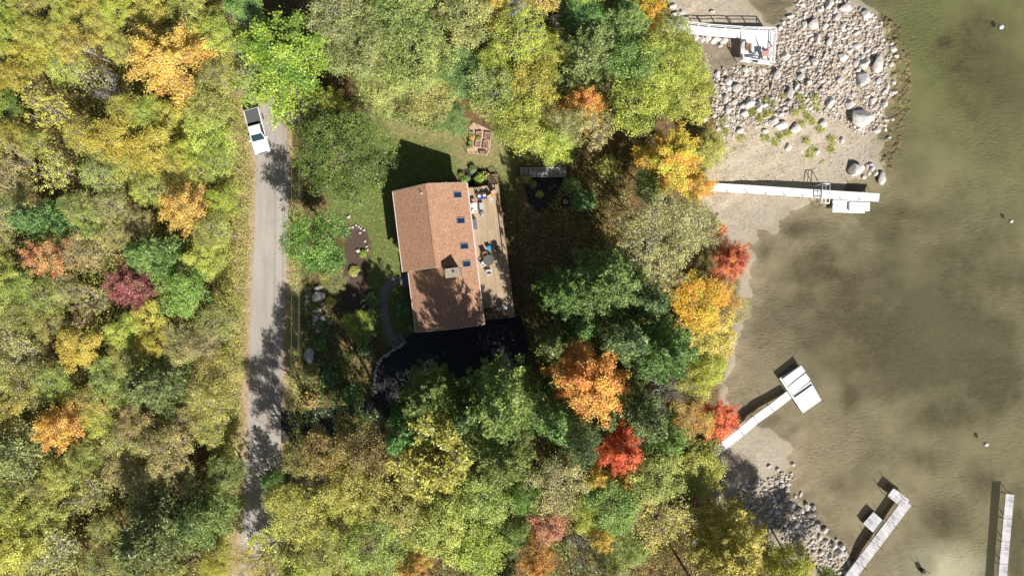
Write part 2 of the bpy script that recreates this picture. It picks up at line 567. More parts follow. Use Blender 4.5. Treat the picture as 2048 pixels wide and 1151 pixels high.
d = NT('gravel_verge')
co = d.pos()
a = d.noise(co, 8, 4, 0.7)
c = d.mix(d.rng(a, 0.3, 0.7), lin(146, 122, 98), lin(200, 178, 150))
c = d.mix(d.math('MULTIPLY', d.rng(d.noise(co, 1.4, 4), 0.45, 0.65), 0.7), c, lin(134, 124, 74))
MAT_VERGE = d.principled(c, 0.95, 0, d.bump(a, 0.5, 0.03), 0.15)
VR = random.Random(3)
def vw(t):
    return 5.1 + 0.5 * math.sin(t * 61) + 0.35 * math.sin(t * 143 + 1)
tag(ribbon(ROAD, vw, 0.016).build('road_shoulder', MAT_VERGE), kind='structure')

def sheet(name, poly, mat, lift, rough=0.12, seed=1, kind='structure'):
    rr = random.Random(seed)
    W = [P(x, y) for x, y in poly]
    out = []
    for i in range(len(W)):
        p, q = W[i], W[(i + 1) % len(W)]
        k = max(1, int((q - p).length / 0.6))
        for j in range(k):
            v = p.lerp(q, j / k)
            out.append((v.x + rr.uniform(-rough, rough), v.y + rr.uniform(-rough, rough)))
    bm = bmesh.new()
    f = bm.faces.new([bm.verts.new((x, y, 0)) for x, y in out])
    bmesh.ops.triangulate(bm, faces=[f])
    for v in bm.verts:
        v.co.z = hz(v.co.x, v.co.y) + lift
    bmesh.ops.recalc_face_normals(bm, faces=bm.faces)
    if sum(f.normal.z for f in bm.faces) < 0:
        bmesh.ops.reverse_faces(bm, faces=bm.faces)
    me = bpy.data.meshes.new(name)
    bm.to_mesh(me)
    bm.free()
    me.materials.append(mat)
    return tag(link(name, me), kind=kind)

d = NT('black_asphalt')
co = d.pos()
c = d.mix(d.rng(d.noise(co, 1.2, 4), 0.3, 0.7), lin(44, 44, 46), lin(60, 60, 61))
c = d.mix(d.math('MULTIPLY', d.rng(d.noise(co, 9, 2), 0.6, 0.75), 0.5), c, lin(96, 86, 74))
MAT_DRIVE = d.principled(c, 0.85, 0, d.bump(d.noise(co, 30, 2), 0.3, 0.01), 0.25)
sheet('driveway', [(834, 650), (970, 640), (1042, 632), (1056, 690), (1050, 742), (960, 752), (890, 790), (840, 830), (700, 868), (562, 886), (562, 822),
                   (690, 812), (748, 792), (744, 745), (762, 712), (806, 684)], MAT_DRIVE, 0.02, 0.05, 2)
d = NT('bark_mulch')
co = d.pos()
a = d.noise(co, 7, 4, 0.75)
c = d.mix(d.rng(a, 0.3, 0.7), lin(58, 46, 40), lin(112, 92, 80))
MAT_MULCH = d.principled(c, 0.95, 0, d.bump(a, 0.8, 0.05), 0.1)
sheet('mulch_bed', [(692, 456), (712, 449), (732, 458), (738, 480), (736, 505), (726, 520), (735, 560), (742, 610), (720, 640), (690, 640), (664, 620), (668, 575), (690, 545), (682, 520), (690, 500)], MAT_MULCH, 0.012, 0.12, 5)
d = NT('dark_mulch')
co = d.pos()
a = d.noise(co, 6, 4, 0.75)
c = d.mix(d.rng(a, 0.3, 0.7), lin(34, 32, 36), lin(72, 66, 66))
MAT_DMULCH = d.principled(c, 0.95, 0, d.bump(a, 0.8, 0.05), 0.1)
sheet('lakeside_mulch_bed', [(1042, 356), (1125, 354), (1138, 400), (1140, 425), (1075, 424), (1058, 405), (1050, 380)], MAT_DMULCH, 0.012, 0.1, 6)
sheet('house_mulch_bed', [(915, 345), (935, 336), (975, 338), (990, 350), (984, 370), (930, 372)], MAT_DMULCH, 0.012, 0.1, 8)
d = NT('path_pavers')
co = d.pos()
bk = d.n('ShaderNodeTexBrick')
d.set(bk.inputs['Vector'], d.map(co, (1, 1, 1), (0, 0, 0.3)))
bk.inputs['Scale'].default_value = 2.6
bk.inputs['Color1'].default_value = (*lin(150, 140, 130), 1)
bk.inputs['Color2'].default_value = (*lin(120, 116, 112), 1)
bk.inputs['Mortar'].default_value = (*lin(86, 80, 72), 1)
c = d.mix(0.35, bk.outputs[0], d.mix(d.rng(d.noise(co, 4, 3), 0.3, 0.7), lin(96, 92, 88), lin(172, 160, 148)))
MAT_PATH = d.principled(c, 0.9, 0, d.bump(bk.outputs['Fac'], -0.4, 0.02), 0.2)
tag(ribbon([(806, 558), (788, 562), (772, 576), (767, 600), (770, 632), (778, 664), (790, 682)], 1.0, 0.035).build('garden_path', MAT_PATH), kind='structure')

# ------------------------------------------------------------------ foliage
lf = NT('foliage')
ta = lf.attr('tint_a', 'OBJECT').outputs['Color']
tb = lf.attr('tint_b', 'OBJECT').outputs['Color']
oi = lf.n('ShaderNodeObjectInfo')
hue = lf.attr('hue').outputs['Fac']
clp = lf.attr('clump').outputs['Fac']
off = lf.n('ShaderNodeVectorMath', operation='ADD')
lf.set(off.inputs[0], lf.objc())
cmb = lf.n('ShaderNodeCombineXYZ')
lf.set(cmb.inputs[0], lf.math('MULTIPLY', oi.outputs['Random'], 60.0))
lf.set(cmb.inputs[1], lf.math('MULTIPLY', oi.outputs['Random'], 23.0))
lf.t.links.new(cmb.outputs[0], off.inputs[1])
nz = lf.noise(off.outputs[0], 0.42, 2)
f = lf.math('ADD', lf.math('MULTIPLY', nz, 1.9), lf.math('MULTIPLY', clp, 0.7))
f = lf.math('ADD', f, lf.math('MULTIPLY', hue, 0.5))
col = lf.mix(lf.rng(f, 1.1, 1.95), ta, tb)
col = lf.scale(col, lf.math('MULTIPLY', lf.rng(hue, 0, 1, 0.62, 1.32), lf.rng(clp, 0, 1, 0.7, 1.22)))
df = lf.n('ShaderNodeBsdfDiffuse')
trl = lf.n('ShaderNodeBsdfTranslucent')
gls = lf.n('ShaderNodeBsdfGlossy')
gls.inputs['Roughness'].default_value = 0.42
gls.inputs['Color'].default_value = (0.8, 0.85, 0.8, 1)
lf.set(df.inputs[0], col)
lf.set(trl.inputs[0], lf.mix(0.18, col, lf.mix(1.0, col, (1.2, 1.15, 0.5), 'MULTIPLY')))
m1 = lf.n('ShaderNodeMixShader')
m1.inputs[0].default_value = 0.22
lf.t.links.new(df.outputs[0], m1.inputs[1])
lf.t.links.new(trl.outputs[0], m1.inputs[2])
m2 = lf.n('ShaderNodeMixShader')
m2.inputs[0].default_value = 0.035
lf.t.links.new(m1.outputs[0], m2.inputs[1])
lf.t.links.new(gls.outputs[0], m2.inputs[2])
lf.t.links.new(m2.outputs[0], lf.out.inputs[0])
MAT_LEAF = lf.m

bk = NT('bark')
co = bk.objc()
f = bk.noise(bk.map(co, (3, 3, 0.7)), 2.0, 4)
c = bk.mix(bk.rng(f, 0.3, 0.7), lin(96, 86, 78), lin(176, 168, 160))
MAT_BARK = bk.principled(c, 0.9, 0, bk.bump(f, 0.5, 0.02), 0.15)
bk = NT('pale_bark')
co = bk.objc()
f = bk.noise(bk.map(co, (3, 3, 0.9)), 2.0, 4)
c = bk.mix(bk.rng(f, 0.3, 0.7), lin(124, 116, 110), lin(196, 190, 182))
MAT_PALE = bk.principled(c, 0.85, 0, bk.bump(f, 0.4, 0.02), 0.2)

def unit(a):
    return a / (np.linalg.norm(a, axis=1, keepdims=True) + 1e-9)

def leaf_quads(C, N, size, rng, aspect=0.6, D=None):
    """one folded-free diamond per centre C facing N; D = preferred long axis"""
    n = len(C)
    N = unit(N)
    A = D if D is not None else rng.normal(size=(n, 3))
    A = A - N * (A * N).sum(1, keepdims=True)
    A = unit(A)
    B = np.cross(N, A)
    s = (size * rng.uniform(0.5, 1.5, n))[:, None] if np.isscalar(size) else (size * rng.uniform(0.5, 1.5, n))[:, None]
    a, b = A * s * 0.5, B * s * 0.5 * aspect
    V = np.stack([C - a, C - a * 0.1 + b, C + a, C - a * 0.1 - b], 1).reshape(-1, 3)
    return V, np.arange(4 * n).reshape(-1, 4)

class Bark:
    """limbs of one tree gathered into one mesh"""
    def __init__(s):
        s.mb = MB()
    def limb(s, p, q, r0, r1, rng, bend=0.12, n=5, sides=5):
        p, q = np.asarray(p, float), np.asarray(q, float)
        L = np.linalg.norm(q - p)
        pts = [p + (q - p) * t + (rng.normal(size=3) * L * bend * math.sin(math.pi * t) if 0 < t < 1 else 0) for t in np.linspace(0, 1, n)]
        s.mb.tube([Vector(x) for x in pts], r0, sides, r1, caps=False)
        return pts

def crown_broad(seed, R=3.5, h=12.0, lobes=14, clumps=27, leaves=40, leafsize=0.155, flat=0.34, gap=0.16, twigs=40):
    rng = np.random.default_rng(seed)
    bark = Bark()
    zc = 0.62 * h
    bark.limb((0, 0, -0.4), (rng.normal() * .2, rng.normal() * .2, zc * 0.85), 0.2, 0.13, rng, 0.03, 6, 7)
    top = np.array([0, 0, zc * 0.8])
    Cs, Ns, Cl = [], [], []
    for i in range(lobes):
        if i == 0:
            c = np.array([rng.normal() * 0.4, rng.normal() * 0.4, zc + flat * h * 0.6])
            lr = R * 0.38
        else:
            th = 2 * math.pi * (i + rng.uniform(-0.35, 0.35)) / (lobes - 1)
            ring = (0.72, 0.74, 0.4, 0.7, 0.55)[i % 5]
            rr = R * ring * rng.uniform(0.8, 1.12)
            c = np.array([rr * math.cos(th), rr * math.sin(th), zc + flat * h * (0.75 * math.sqrt(max(0, 1 - ring ** 2)) - 0.22) + rng.normal() * 0.5])
            lr = R * rng.uniform(0.22, 0.36)
        pts = bark.limb(top + rng.normal(size=3) * [0.1, 0.1, 0.8], c, 0.085, 0.035, rng, 0.1, 5, 4)
        tone = rng.uniform(0, 1)
        for j in range(clumps):
            dv = rng.normal(size=3)
            dv[2] = abs(dv[2]) * 0.9 - 0.25
            dv /= np.linalg.norm(dv)
            if rng.uniform() < gap:
                continue
            cc = c + dv * lr * np.array([1, 1, 0.7]) * rng.uniform(0.45, 1.14)
            k = max(6, int(leaves * rng.uniform(0.5, 1.5)))
            cr = 0.235 * rng.uniform(0.7, 1.4)
            o = rng.normal(size=(k, 3)) * cr * np.array([1, 1, 0.5])
            Cs.append(cc + o)
            Ns.append(np.array([0, 0, 0.9]) + dv * 0.5 + rng.normal(size=(k, 3)) * 0.55)
            Cl.append(np.full(k, np.clip(0.55 * tone + 0.45 * rng.uniform(), 0, 1)))
            if j < twigs // lobes:
                bark.limb(c, cc + dv * 0.3, 0.036, 0.014, rng, 0.1, 3, 3)
    C, N, Cl = np.concatenate(Cs), np.concatenate(Ns), np.concatenate(Cl)
    V, F = leaf_quads(C, N, leafsize, rng)
    return mesh_np('crown', V, F, MAT_LEAF, {'hue': rng.uniform(0, 1, len(C)), 'clump': Cl}), bark

def crown_spray(seed, R=3.5, h=12.0, arms=26, leaves=330, leafsize=0.19, droop=0.15, zlo=0.4, twig=True, spread=1.0, pairs=5):
    """leafy sprays running outward along limbs: maple and feathery outlines"""
    rng = np.random.default_rng(seed)
    bark = Bark()
    bark.limb((0, 0, -0.4), (0, 0, h * 0.93), 0.19, 0.03, rng, 0.02, 7, 7)
    Cs, Ns, Cl = [], [], []
    for i in range(arms):
        t = (i + 0.5) / arms
        z0 = h * (zlo * 0.75 + (0.9 - zlo * 0.75) * t)
        th = i * 2.39996 + rng.normal() * 0.25
        L = R * (1.08 - 0.78 * t ** 1.6) * rng.uniform(0.78, 1.12)
        dirv = np.array([math.cos(th), math.sin(th), 0.0])
        side = np.array([-dirv[1], dirv[0], 0.0])
        base = np.array([0, 0, z0])
        tip = base + dirv * L + np.array([0, 0, L * (0.32 + 0.35 * t) - droop * L])
        bark.limb(base, tip, 0.055, 0.012, rng, 0.05, 5, 4)
        tone = rng.uniform()
        for kx in range(pairs * 2 + 1):
            u = 0.28 + 0.72 * (kx // 2) / pairs
            sg = (-1, 1)[kx % 2]
            if kx == pairs * 2:
                sd, u = 0.0, 1.0
            else:
                sd = sg * L * 0.42 * (1.12 - u) * rng.uniform(0.6, 1.2) * spread
            a0 = base + (tip - base) * u
            a1 = a0 + side * sd + dirv * abs(sd) * 0.75 + np.array([0, 0, rng.normal() * 0.15])
            if kx == pairs * 2:
                a1 = a0 + dirv * 0.35
            k = max(5, int(leaves / (pairs * 2 + 1) * rng.uniform(0.6, 1.3)))
            s_ = rng.uniform(0, 1, k)[:, None]
            o = rng.normal(size=(k, 3)) * np.array([0.2, 0.2, 0.12])
            Cs.append(a0 + (a1 - a0) * s_ + o)
            Ns.append(np.array([0, 0, 1.0]) + dirv * 0.25 + rng.normal(size=(k, 3)) * 0.5)
            Cl.append(np.full(k, np.clip(0.6 * tone + 0.4 * rng.uniform(), 0, 1)))
            if twig and kx % 2 == 0:
                bark.limb(a0, a1, 0.02, 0.008, rng, 0.03, 3, 3)
    C, N, Cl = np.concatenate(Cs), np.concatenate(Ns), np.concatenate(Cl)
    V, F = leaf_quads(C, N, leafsize, rng)
    return mesh_np('crown', V, F, MAT_LEAF, {'hue': rng.uniform(0, 1, len(C)), 'clump': Cl}), bark

def crown_pine(seed, R=3.2, h=14.0, whorls=12, leaves=150, power=0.8, tuft=0.3):
    """whorls of flat branches set with outward needle tufts"""
    rng = np.random.default_rng(seed)
    bark = Bark()
    bark.limb((0, 0, -0.4), (0, 0, h * 0.99), 0.2, 0.02, rng, 0.01, 7, 7)
    Cs, Ns, Ds, Cl = [], [], [], []
    for wv_ in range(whorls):
        t = wv_ / (whorls - 1)
        z0 = h * (0.26 + 0.72 * t)
        nb_ = rng.integers(5, 8)
        ph = rng.uniform(0, 6.28)
        for b in range(nb_):
            th = ph + 2 * math.pi * b / nb_ + rng.normal() * 0.18
            L = (R * (1 - t) ** power + 0.3) * rng.uniform(0.7, 1.15)
            dirv = np.array([math.cos(th), math.sin(th), 0.0])
            side = np.array([-dirv[1], dirv[0], 0.0])
            base = np.array([0, 0, z0])
            tip = base + dirv * L + np.array([0, 0, L * 0.18])
            bark.limb(base, tip, 0.035, 0.008, rng, 0.03, 4, 3)
            tone = rng.uniform()
            nt = max(3, int(L / 0.36))
            for k_ in range(nt):
                u = (k_ + 0.6) / nt
                wdt = 0.42 * L * (1.05 - u) + 0.12
                for sg in (-1, 1):
                    if rng.uniform() < 0.1:
                        continue
                    p0 = base + (tip - base) * u
                    p1 = p0 + (side * sg * wdt + dirv * wdt * 0.75) * rng.uniform(0.6, 1.15)
                    p1[2] += rng.normal() * 0.12
                    k = max(4, int(leaves / 16 * rng.uniform(0.6, 1.4)))
                    s_ = rng.uniform(0.1, 1, k)[:, None]
                    dd = unit((p1 - p0)[None, :] + rng.normal(size=(k, 3)) * 0.55 * np.linalg.norm(p1 - p0))
                    Cs.append(p0 + (p1 - p0) * s_ + rng.normal(size=(k, 3)) * 0.09)
                    Ds.append(dd)
                    Ns.append(np.array([0, 0, 1.0]) + rng.normal(size=(k, 3)) * 0.55)
                    Cl.append(np.full(k, np.clip(0.5 * tone + 0.5 * rng.uniform(), 0, 1)))
    C, N, D, Cl = map(np.concatenate, (Cs, Ns, Ds, Cl))
    V, F = leaf_quads(C, N, tuft, rng, 0.36, D)
    return mesh_np('crown', V, F, MAT_LEAF, {'hue': rng.uniform(0, 1, len(C)), 'clump': Cl}), bark

def crown_sparse(seed, R=3.5, h=12.0, limbs=9, clusters=150, leaves=16, leafsize=0.2, cr=0.2):
    """open crown: grey branches show, leaves only in bunches at the twig ends"""
    rng = np.random.default_rng(seed)
    bark = Bark()
    fork = np.array([0, 0, h * 0.42])
    bark.limb((0, 0, -0.4), fork, 0.19, 0.14, rng, 0.03, 5, 7)
    Cs, Ns, Cl = [], [], []
    for i in range(limbs):
        th = i * 2.39996 + rng.normal() * 0.3
        rr = R * rng.uniform(0.35, 0.72)
        e = np.array([rr * math.cos(th), rr * math.sin(th), h * rng.uniform(0.68, 0.9)])
        pts = bark.limb(fork, e, 0.1, 0.045, rng, 0.08, 6, 5)
        for j in range(max(2, clusters // limbs)):
            st = pts[rng.integers(2, 6)]
            d = np.array([math.cos(th) * 0.6, math.sin(th) * 0.6, 0.35]) + rng.normal(size=3) * 0.6
            q = st + d / np.linalg.norm(d) * R * rng.uniform(0.18, 0.42)
            q[2] = max(q[2], h * 0.5)
            bark.limb(st, q, 0.03, 0.01, rng, 0.08, 4, 3)
            if leaves:
                k = max(3, int(leaves * rng.uniform(0.5, 1.5)))
                Cs.append(q + rng.normal(size=(k, 3)) * cr * np.array([1, 1, 0.6]))
                Ns.append(np.array([0, 0, 1.0]) + rng.normal(size=(k, 3)) * 0.5)
                Cl.append(np.full(k, rng.uniform()))
            else:
                for _ in range(3):
                    q2 = q + rng.normal(size=3) * R * 0.14
                    bark.limb(q, q2, 0.014, 0.006, rng, 0.05, 3, 3)
    me = None
    if Cs:
        C, N, Cl = np.concatenate(Cs), np.concatenate(Ns), np.concatenate(Cl)
        V, F = leaf_quads(C, N, leafsize, rng)
        me = mesh_np('crown', V, F, MAT_LEAF, {'hue': rng.uniform(0, 1, len(C)), 'clump': Cl})
    return me, bark

def shrub_mesh(seed, clumps=70, leaves=26, leafsize=0.1):
    """unit shrub, about 1 m across and 0.8 m high"""
    rng = np.random.default_rng(seed)
    Cs, Ns, Cl = [], [], []
    for i in range(clumps):
        dv = rng.normal(size=3)
        dv[2] = abs(dv[2])
        dv /= np.linalg.norm(dv)
        c = dv * np.array([0.42, 0.42, 0.6]) * rng.uniform(0.6, 1.1) + [0, 0, 0.18]
        k = leaves
        Cs.append(c + rng.normal(size=(k, 3)) * 0.075)
        Ns.append(dv + np.array([0, 0, 0.6]) + rng.normal(size=(k, 3)) * 0.5)
        Cl.append(np.full(k, rng.uniform()))
    C, N, Cl = np.concatenate(Cs), np.concatenate(Ns), np.concatenate(Cl)
    V, F = leaf_quads(C, N, leafsize, rng)
    return mesh_np('leaves', V, F, MAT_LEAF, {'hue': rng.uniform(0, 1, len(C)), 'clump': Cl})

def bark_mesh(b, name, mat):
    me = bpy.data.meshes.new(name)
    me.from_pydata(b.mb.v, [], b.mb.f)
    me.polygons.foreach_set('use_smooth', [True] * len(me.polygons))
    me.materials.append(mat)
    return me

VAR = {}
def reg(kind, made, R, h, barkmat=MAT_BARK):
    VAR.setdefault(kind, []).append((made[0], bark_mesh(made[1], 'trunk', barkmat), R, h))
for s in range(6):
    reg('broad', crown_broad(100 + s, lobes=13 + s % 4, gap=0.06 + 0.05 * (s % 3)), 3.5, 12.0)
for s in range(4):
    reg('airy', crown_broad(150 + s, lobes=16, clumps=27, leaves=25, leafsize=0.145, gap=0.28, twigs=190), 3.5, 12.0, MAT_PALE)
for s in range(2):
    reg('broad_big', crown_broad(180 + s, R=5.0, lobes=24, clumps=27, leaves=42, leafsize=0.155, flat=0.3, gap=0.1), 5.0, 12.0)
    reg('airy_big', crown_broad(190 + s, R=5.0, lobes=25, clumps=28, leaves=27, leafsize=0.145, flat=0.3, gap=0.25, twigs=260), 5.0, 12.0, MAT_PALE)
for s in range(4):
    reg('spray', crown_spray(200 + s, arms=24 + 3 * s, leaves=460, leafsize=0.16), 3.5, 12.0)
for s in range(2):
    reg('star', crown_spray(230 + s, arms=34, leaves=760, leafsize=0.15, spread=0.8, zlo=0.5), 3.5, 12.0)
for s in range(5):
    reg('pine', crown_pine(300 + s, leaves=230), 3.2, 14.0)
for s in range(3):
    reg('plume', crown_pine(330 + s, R=3.4, h=11.0, whorls=12, leaves=300, power=0.5, tuft=0.24), 3.4, 11.0)
for s in range(2):
    reg('bushy', crown_pine(360 + s, R=4.4, h=12.0, whorls=15, leaves=460, power=0.42, tuft=0.25), 4.4, 12.0)
for s in range(3):
    reg('sparse', crown_sparse(400 + s), 3.5, 12.0, MAT_PALE)
reg('bunch', crown_sparse(420, limbs=11, clusters=420, leaves=22, cr=0.17, leafsize=0.2), 3.5, 12.0, MAT_BARK)
for s in range(2):
    reg('bare', crown_sparse(440 + s, limbs=9, clusters=90, leaves=0), 3.5, 12.0, MAT_PALE)
SHRUBS = [shrub_mesh(500 + s) for s in range(4)]

PAL = {  # leaf colours
    'yellow': ((200, 190, 84), (180, 182, 88)), 'gold': ((220, 188, 100), (200, 190, 90)), 'olive': ((154, 162, 80), (184, 182, 98)),
    'ygreen': ((154, 168, 76), (186, 186, 90)), 'green': ((106, 132, 68), (138, 156, 84)), 'dgreen': ((92, 116, 66), (122, 144, 82)),
    'bgreen': ((98, 130, 54), (152, 164, 70)), 'pgreen': ((134, 152, 84), (172, 176, 104)), 'orange': ((226, 152, 84), (206, 172, 80)),
    'red': ((198, 84, 70), (214, 138, 82)), 'crimson': ((164, 84, 84), (164, 122, 92)), 'rust': ((192, 140, 98), (182, 158, 102)),
    'salmon': ((200, 138, 104), (186, 160, 104)), 'tan': ((166, 160, 98), (186, 178, 114)), 'fire': ((232, 164, 72), (188, 186, 72)),
    'leafgreen': ((86, 122, 50), (114, 146, 62)),
    'bronze': ((144, 128, 76), (168, 154, 88)), 'ember': ((222, 150, 88), (184, 172, 82)), 'lime': ((126, 152, 68), (156, 174, 84)),
}
WORD = {'yellow': 'yellow', 'gold': 'golden', 'olive': 'olive', 'ygreen': 'yellow green', 'green': 'green', 'dgreen': 'dark green', 'bgreen': 'bright green',
        'pgreen': 'pale green', 'orange': 'orange', 'red': 'red', 'crimson': 'dark red', 'leafgreen': 'green', 'rust': 'rust brown', 'salmon': 'salmon red', 'tan': 'pale tan',
        'fire': 'gold and orange', 'bronze': 'bronze brown', 'ember': 'orange and olive', 'lime': 'lime green'}
LEAF_K = 1.27
def tint(ob, cname, jit):
    a, b = PAL[cname]
    for nm, c in (('tint_a', a), ('tint_b', b)):
        k = LEAF_K * (1 + jit[3])
        l = lin(min(255, c[0] + jit[0]), min(255, c[1] + jit[1]), max(0, c[2] + jit[2]))
        ob[nm] = [l[0] * k, l[1] * k, l[2] * k]

TREES = []
def tree(px, py, r, kind, cname, label=None, h=None, trr=None):
    """r = crown radius in photo pixels; the crown's middle is seen at px,py"""
    q = trr or rnd
    R = r * S0 * 0.89
    vs = VAR[kind + '_big' if kind in ('broad', 'airy') and R > 3.9 else kind]
    crown, trunk, R0, h0 = vs[q.randrange(len(vs))]
    if h is None:
        h = (6.5 + 1.55 * R) * q.uniform(0.88, 1.15) * (1.12 if kind == 'pine' else 1)
    h = min(h, 21)
    p = P(px, py, h * (0.5 if kind in ('pine', 'plume', 'bushy') else 0.68))
    name = {'pine': 'pine_tree', 'plume': 'feathery_tree', 'bushy': 'feathery_tree', 'bare': 'bare_tree'}.get(kind, 'broadleaf_tree')
    t = thing(name, label, 'tree', (p.x, p.y, hz(p.x, p.y)), q.uniform(0, 6.283))
    sxy, sz = R / R0, h / h0
    t.scale = (sxy * q.uniform(0.94, 1.08), sxy * q.uniform(0.94, 1.08), sz)
    link('trunk', trunk, t)
    if crown is not None:
        c = link('crown', crown, t)
        tint(c, cname, [q.uniform(-9, 9), q.uniform(-9, 9), q.uniform(-6, 6), q.uniform(-0.08, 0.08)])
    TREES.append([px, py, r, kind, cname, label, t, h])
    return t

# ------------------------------------------------------------------ the house
d = NT('roof_shingles')
co = d.objc()
bk = d.n('ShaderNodeTexBrick')
d.set(bk.inputs['Vector'], co)
bk.offset = 0.5
bk.inputs['Scale'].default_value = 1.0
bk.inputs['Brick Width'].default_value = 0.34
bk.inputs['Row Height'].default_value = 0.15
bk.inputs['Mortar Size'].default_value = 0.012
bk.inputs['Color1'].default_value = (*lin(180, 141, 113), 1)
bk.inputs['Color2'].default_value = (*lin(150, 100, 78), 1)
bk.inputs['Mortar'].default_value = (*lin(122, 84, 68), 1)
a = d.noise(co, 5.5, 4, 0.8)
c = d.mix(0.75, bk.outputs[0], d.mix(d.rng(a, 0.36, 0.64), lin(136, 97, 73), lin(204, 164, 132)))
c = d.mix(d.math('MULTIPLY', d.rng(d.noise(co, 0.5, 3), 0.4, 0.7), 0.25), c, lin(196, 150, 124))
MAT_ROOF = d.principled(c, 0.92, 0, d.bump(a, 0.5, 0.02), 0.2)
d = NT('house_siding')
co = d.objc()
wv = d.n('ShaderNodeTexWave', wave_type='BANDS', bands_direction='Z')
d.set(wv.inputs['Vector'], co)
wv.inputs['Scale'].default_value = 1.6
c = d.mix(d.math('MULTIPLY', wv.outputs['Fac'], 0.2), lin(176, 166, 150), lin(140, 130, 116))
MAT_SIDING = d.principled(c, 0.8, 0, d.bump(wv.outputs['Fac'], 0.4, 0.02))
MAT_TRIM = simple('painted_trim', lin(214, 196, 186), 0.6)
MAT_WHITE = simple('white_paint', lin(232, 230, 226), 0.5, var=0.05)
MAT_DARK = simple('black_metal', lin(38, 38, 40), 0.5)
MAT_GREYM = simple('grey_metal', lin(150, 152, 154), 0.4, 0.5)
MAT_FRAME = simple('window_frame_metal', lin(150, 140, 132), 0.5)
d = NT('skylight_glass')
b = d.n('ShaderNodeBsdfPrincipled')
b.inputs['Base Color'].default_value = (0.012, 0.03, 0.07, 1)
b.inputs['Roughness'].default_value = 0.06
b.inputs['Specular IOR Level'].default_value = 0.9
d.t.links.new(b.outputs[0], d.out.inputs[0])
MAT_GLASS = d.m
d = NT('chimney_board')
co = d.objc()
a = d.noise(d.map(co, (1, 5, 1)), 1.4, 4)
MAT_CHIM = d.principled(d.mix(d.rng(a, 0.3, 0.7), lin(138, 126, 110), lin(178, 164, 144)), 0.85)
d = NT('deck_boards')
co = d.objc()
bk = d.n('ShaderNodeTexBrick')
d.set(bk.inputs['Vector'], co)
bk.inputs['Scale'].default_value = 1.0
bk.inputs['Brick Width'].default_value = 3.6
bk.inputs['Row Height'].default_value = 0.145
bk.inputs['Mortar Size'].default_value = 0.006
bk.inputs['Color1'].default_value = (*lin(188, 164, 134), 1)
bk.inputs['Color2'].default_value = (*lin(164, 142, 114), 1)
bk.inputs['Mortar'].default_value = (*lin(96, 78, 60), 1)
c = d.mix(d.math('MULTIPLY', d.rng(d.noise(co, 0.9, 4), 0.4, 0.7), 0.3), bk.outputs[0], lin(196, 176, 150))
MAT_DECK = d.principled(c, 0.85, 0, None, 0.2)
MAT_WOOD = simple('weathered_wood', lin(150, 128, 102), 0.85, var=0.25, scale=4)

A = PA(933, 365, 4.4)
rz_h = math.atan2(-0.9924, 0.1227)
house = thing('house', 'brown shingle roofed house with four skylights and a grey chimney', 'house', (A.x, A.y, 0), rz_h)
# walls: gabled shells under the two roofs
def gable(mb, x0, x1, yz):
    """prism along x of a polygon in the y,z plane"""
    n = len(yz)
    a = sum(yz[i][0] * yz[(i + 1) % n][1] - yz[(i + 1) % n][0] * yz[i][1] for i in range(n))
    if a < 0:
        yz = yz[::-1]
    vs = [(x0, y, z) for y, z in yz] + [(x1, y, z) for y, z in yz]
    fs = [list(range(n))[::-1], list(range(n, 2 * n))] + [(i, (i + 1) % n, n + (i + 1) % n, n + i) for i in range(n)]
    mb.add(vs, fs)
m = MB()
gable(m, 0.4, 9.2, [(-7.9, -0.3), (-0.55, -0.3), (-0.55, 4.5), (-4.3, 6.7), (-7.9, 4.55)])
gable(m, 9.2, 15.75, [(-7.5, -0.3), (-0.55, -0.3), (-0.55, 4.45), (-2.56, 5.6), (-7.5, 2.95)])
m.build('wall', MAT_SIDING, house)
m = MB()
T = 0.2
gable(m, 0.0, 9.2, [(-8.4, 4.5), (-4.3, 6.96), (0.0, 4.4), (0.0, 4.4 - T), (-4.3, 6.96 - T - 0.03), (-8.4, 4.5 - T)])
roof = m.build('roof', MAT_ROOF, house)
m = MB()
gable(m, 9.203, 16.2, [(-8.0, 2.95), (-2.56, 5.92), (-0.003, 4.41), (-0.003, 4.41 - T), (-2.56, 5.92 - T - 0.03), (-8.0, 2.95 - T)])
m.build('lower_roof', MAT_ROOF, house)
m = MB()
m.box(0.0, 9.2, -4.42, -4.18, 6.9, 6.985)
m.build('ridge_cap', MAT_ROOF, house)
m = MB()
m.box(9.25, 16.2, -2.68, -2.44, 5.86, 5.945)
m.build('ridge_cap', MAT_ROOF, house)
m = MB()
m.box(0.0, 16.2, 0.005, 0.13, 4.26, 4.4)
m.build('gutter', MAT_TRIM, house)
m = MB()
m.box(0.0, 9.2, -8.5, -8.41, 4.34, 4.5)
m.build('gutter', MAT_TRIM, house)
m = MB()
m.box(9.25, 16.2, -8.1, -8.01, 2.8, 2.94)
m.build('gutter', MAT_TRIM, house)
m = MB()
gable(m, -0.06, -0.003, [(-8.42, 4.46), (-4.3, 6.93), (0.02, 4.36), (0.02, 4.12), (-4.3, 6.66), (-8.42, 4.22)])
m.build('bargeboard', MAT_TRIM, house)
m = MB()
gable(m, 16.203, 16.26, [(-8.02, 2.93), (-2.56, 5.89), (0.02, 4.37), (0.02, 4.14), (-2.56, 5.64), (-8.02, 2.7)])
m.build('bargeboard', MAT_TRIM, house)
def roofz(y):
    return 4.4 + (-y) * (6.96 - 4.4) / 4.3
sl = math.atan2(2.56, 4.3)
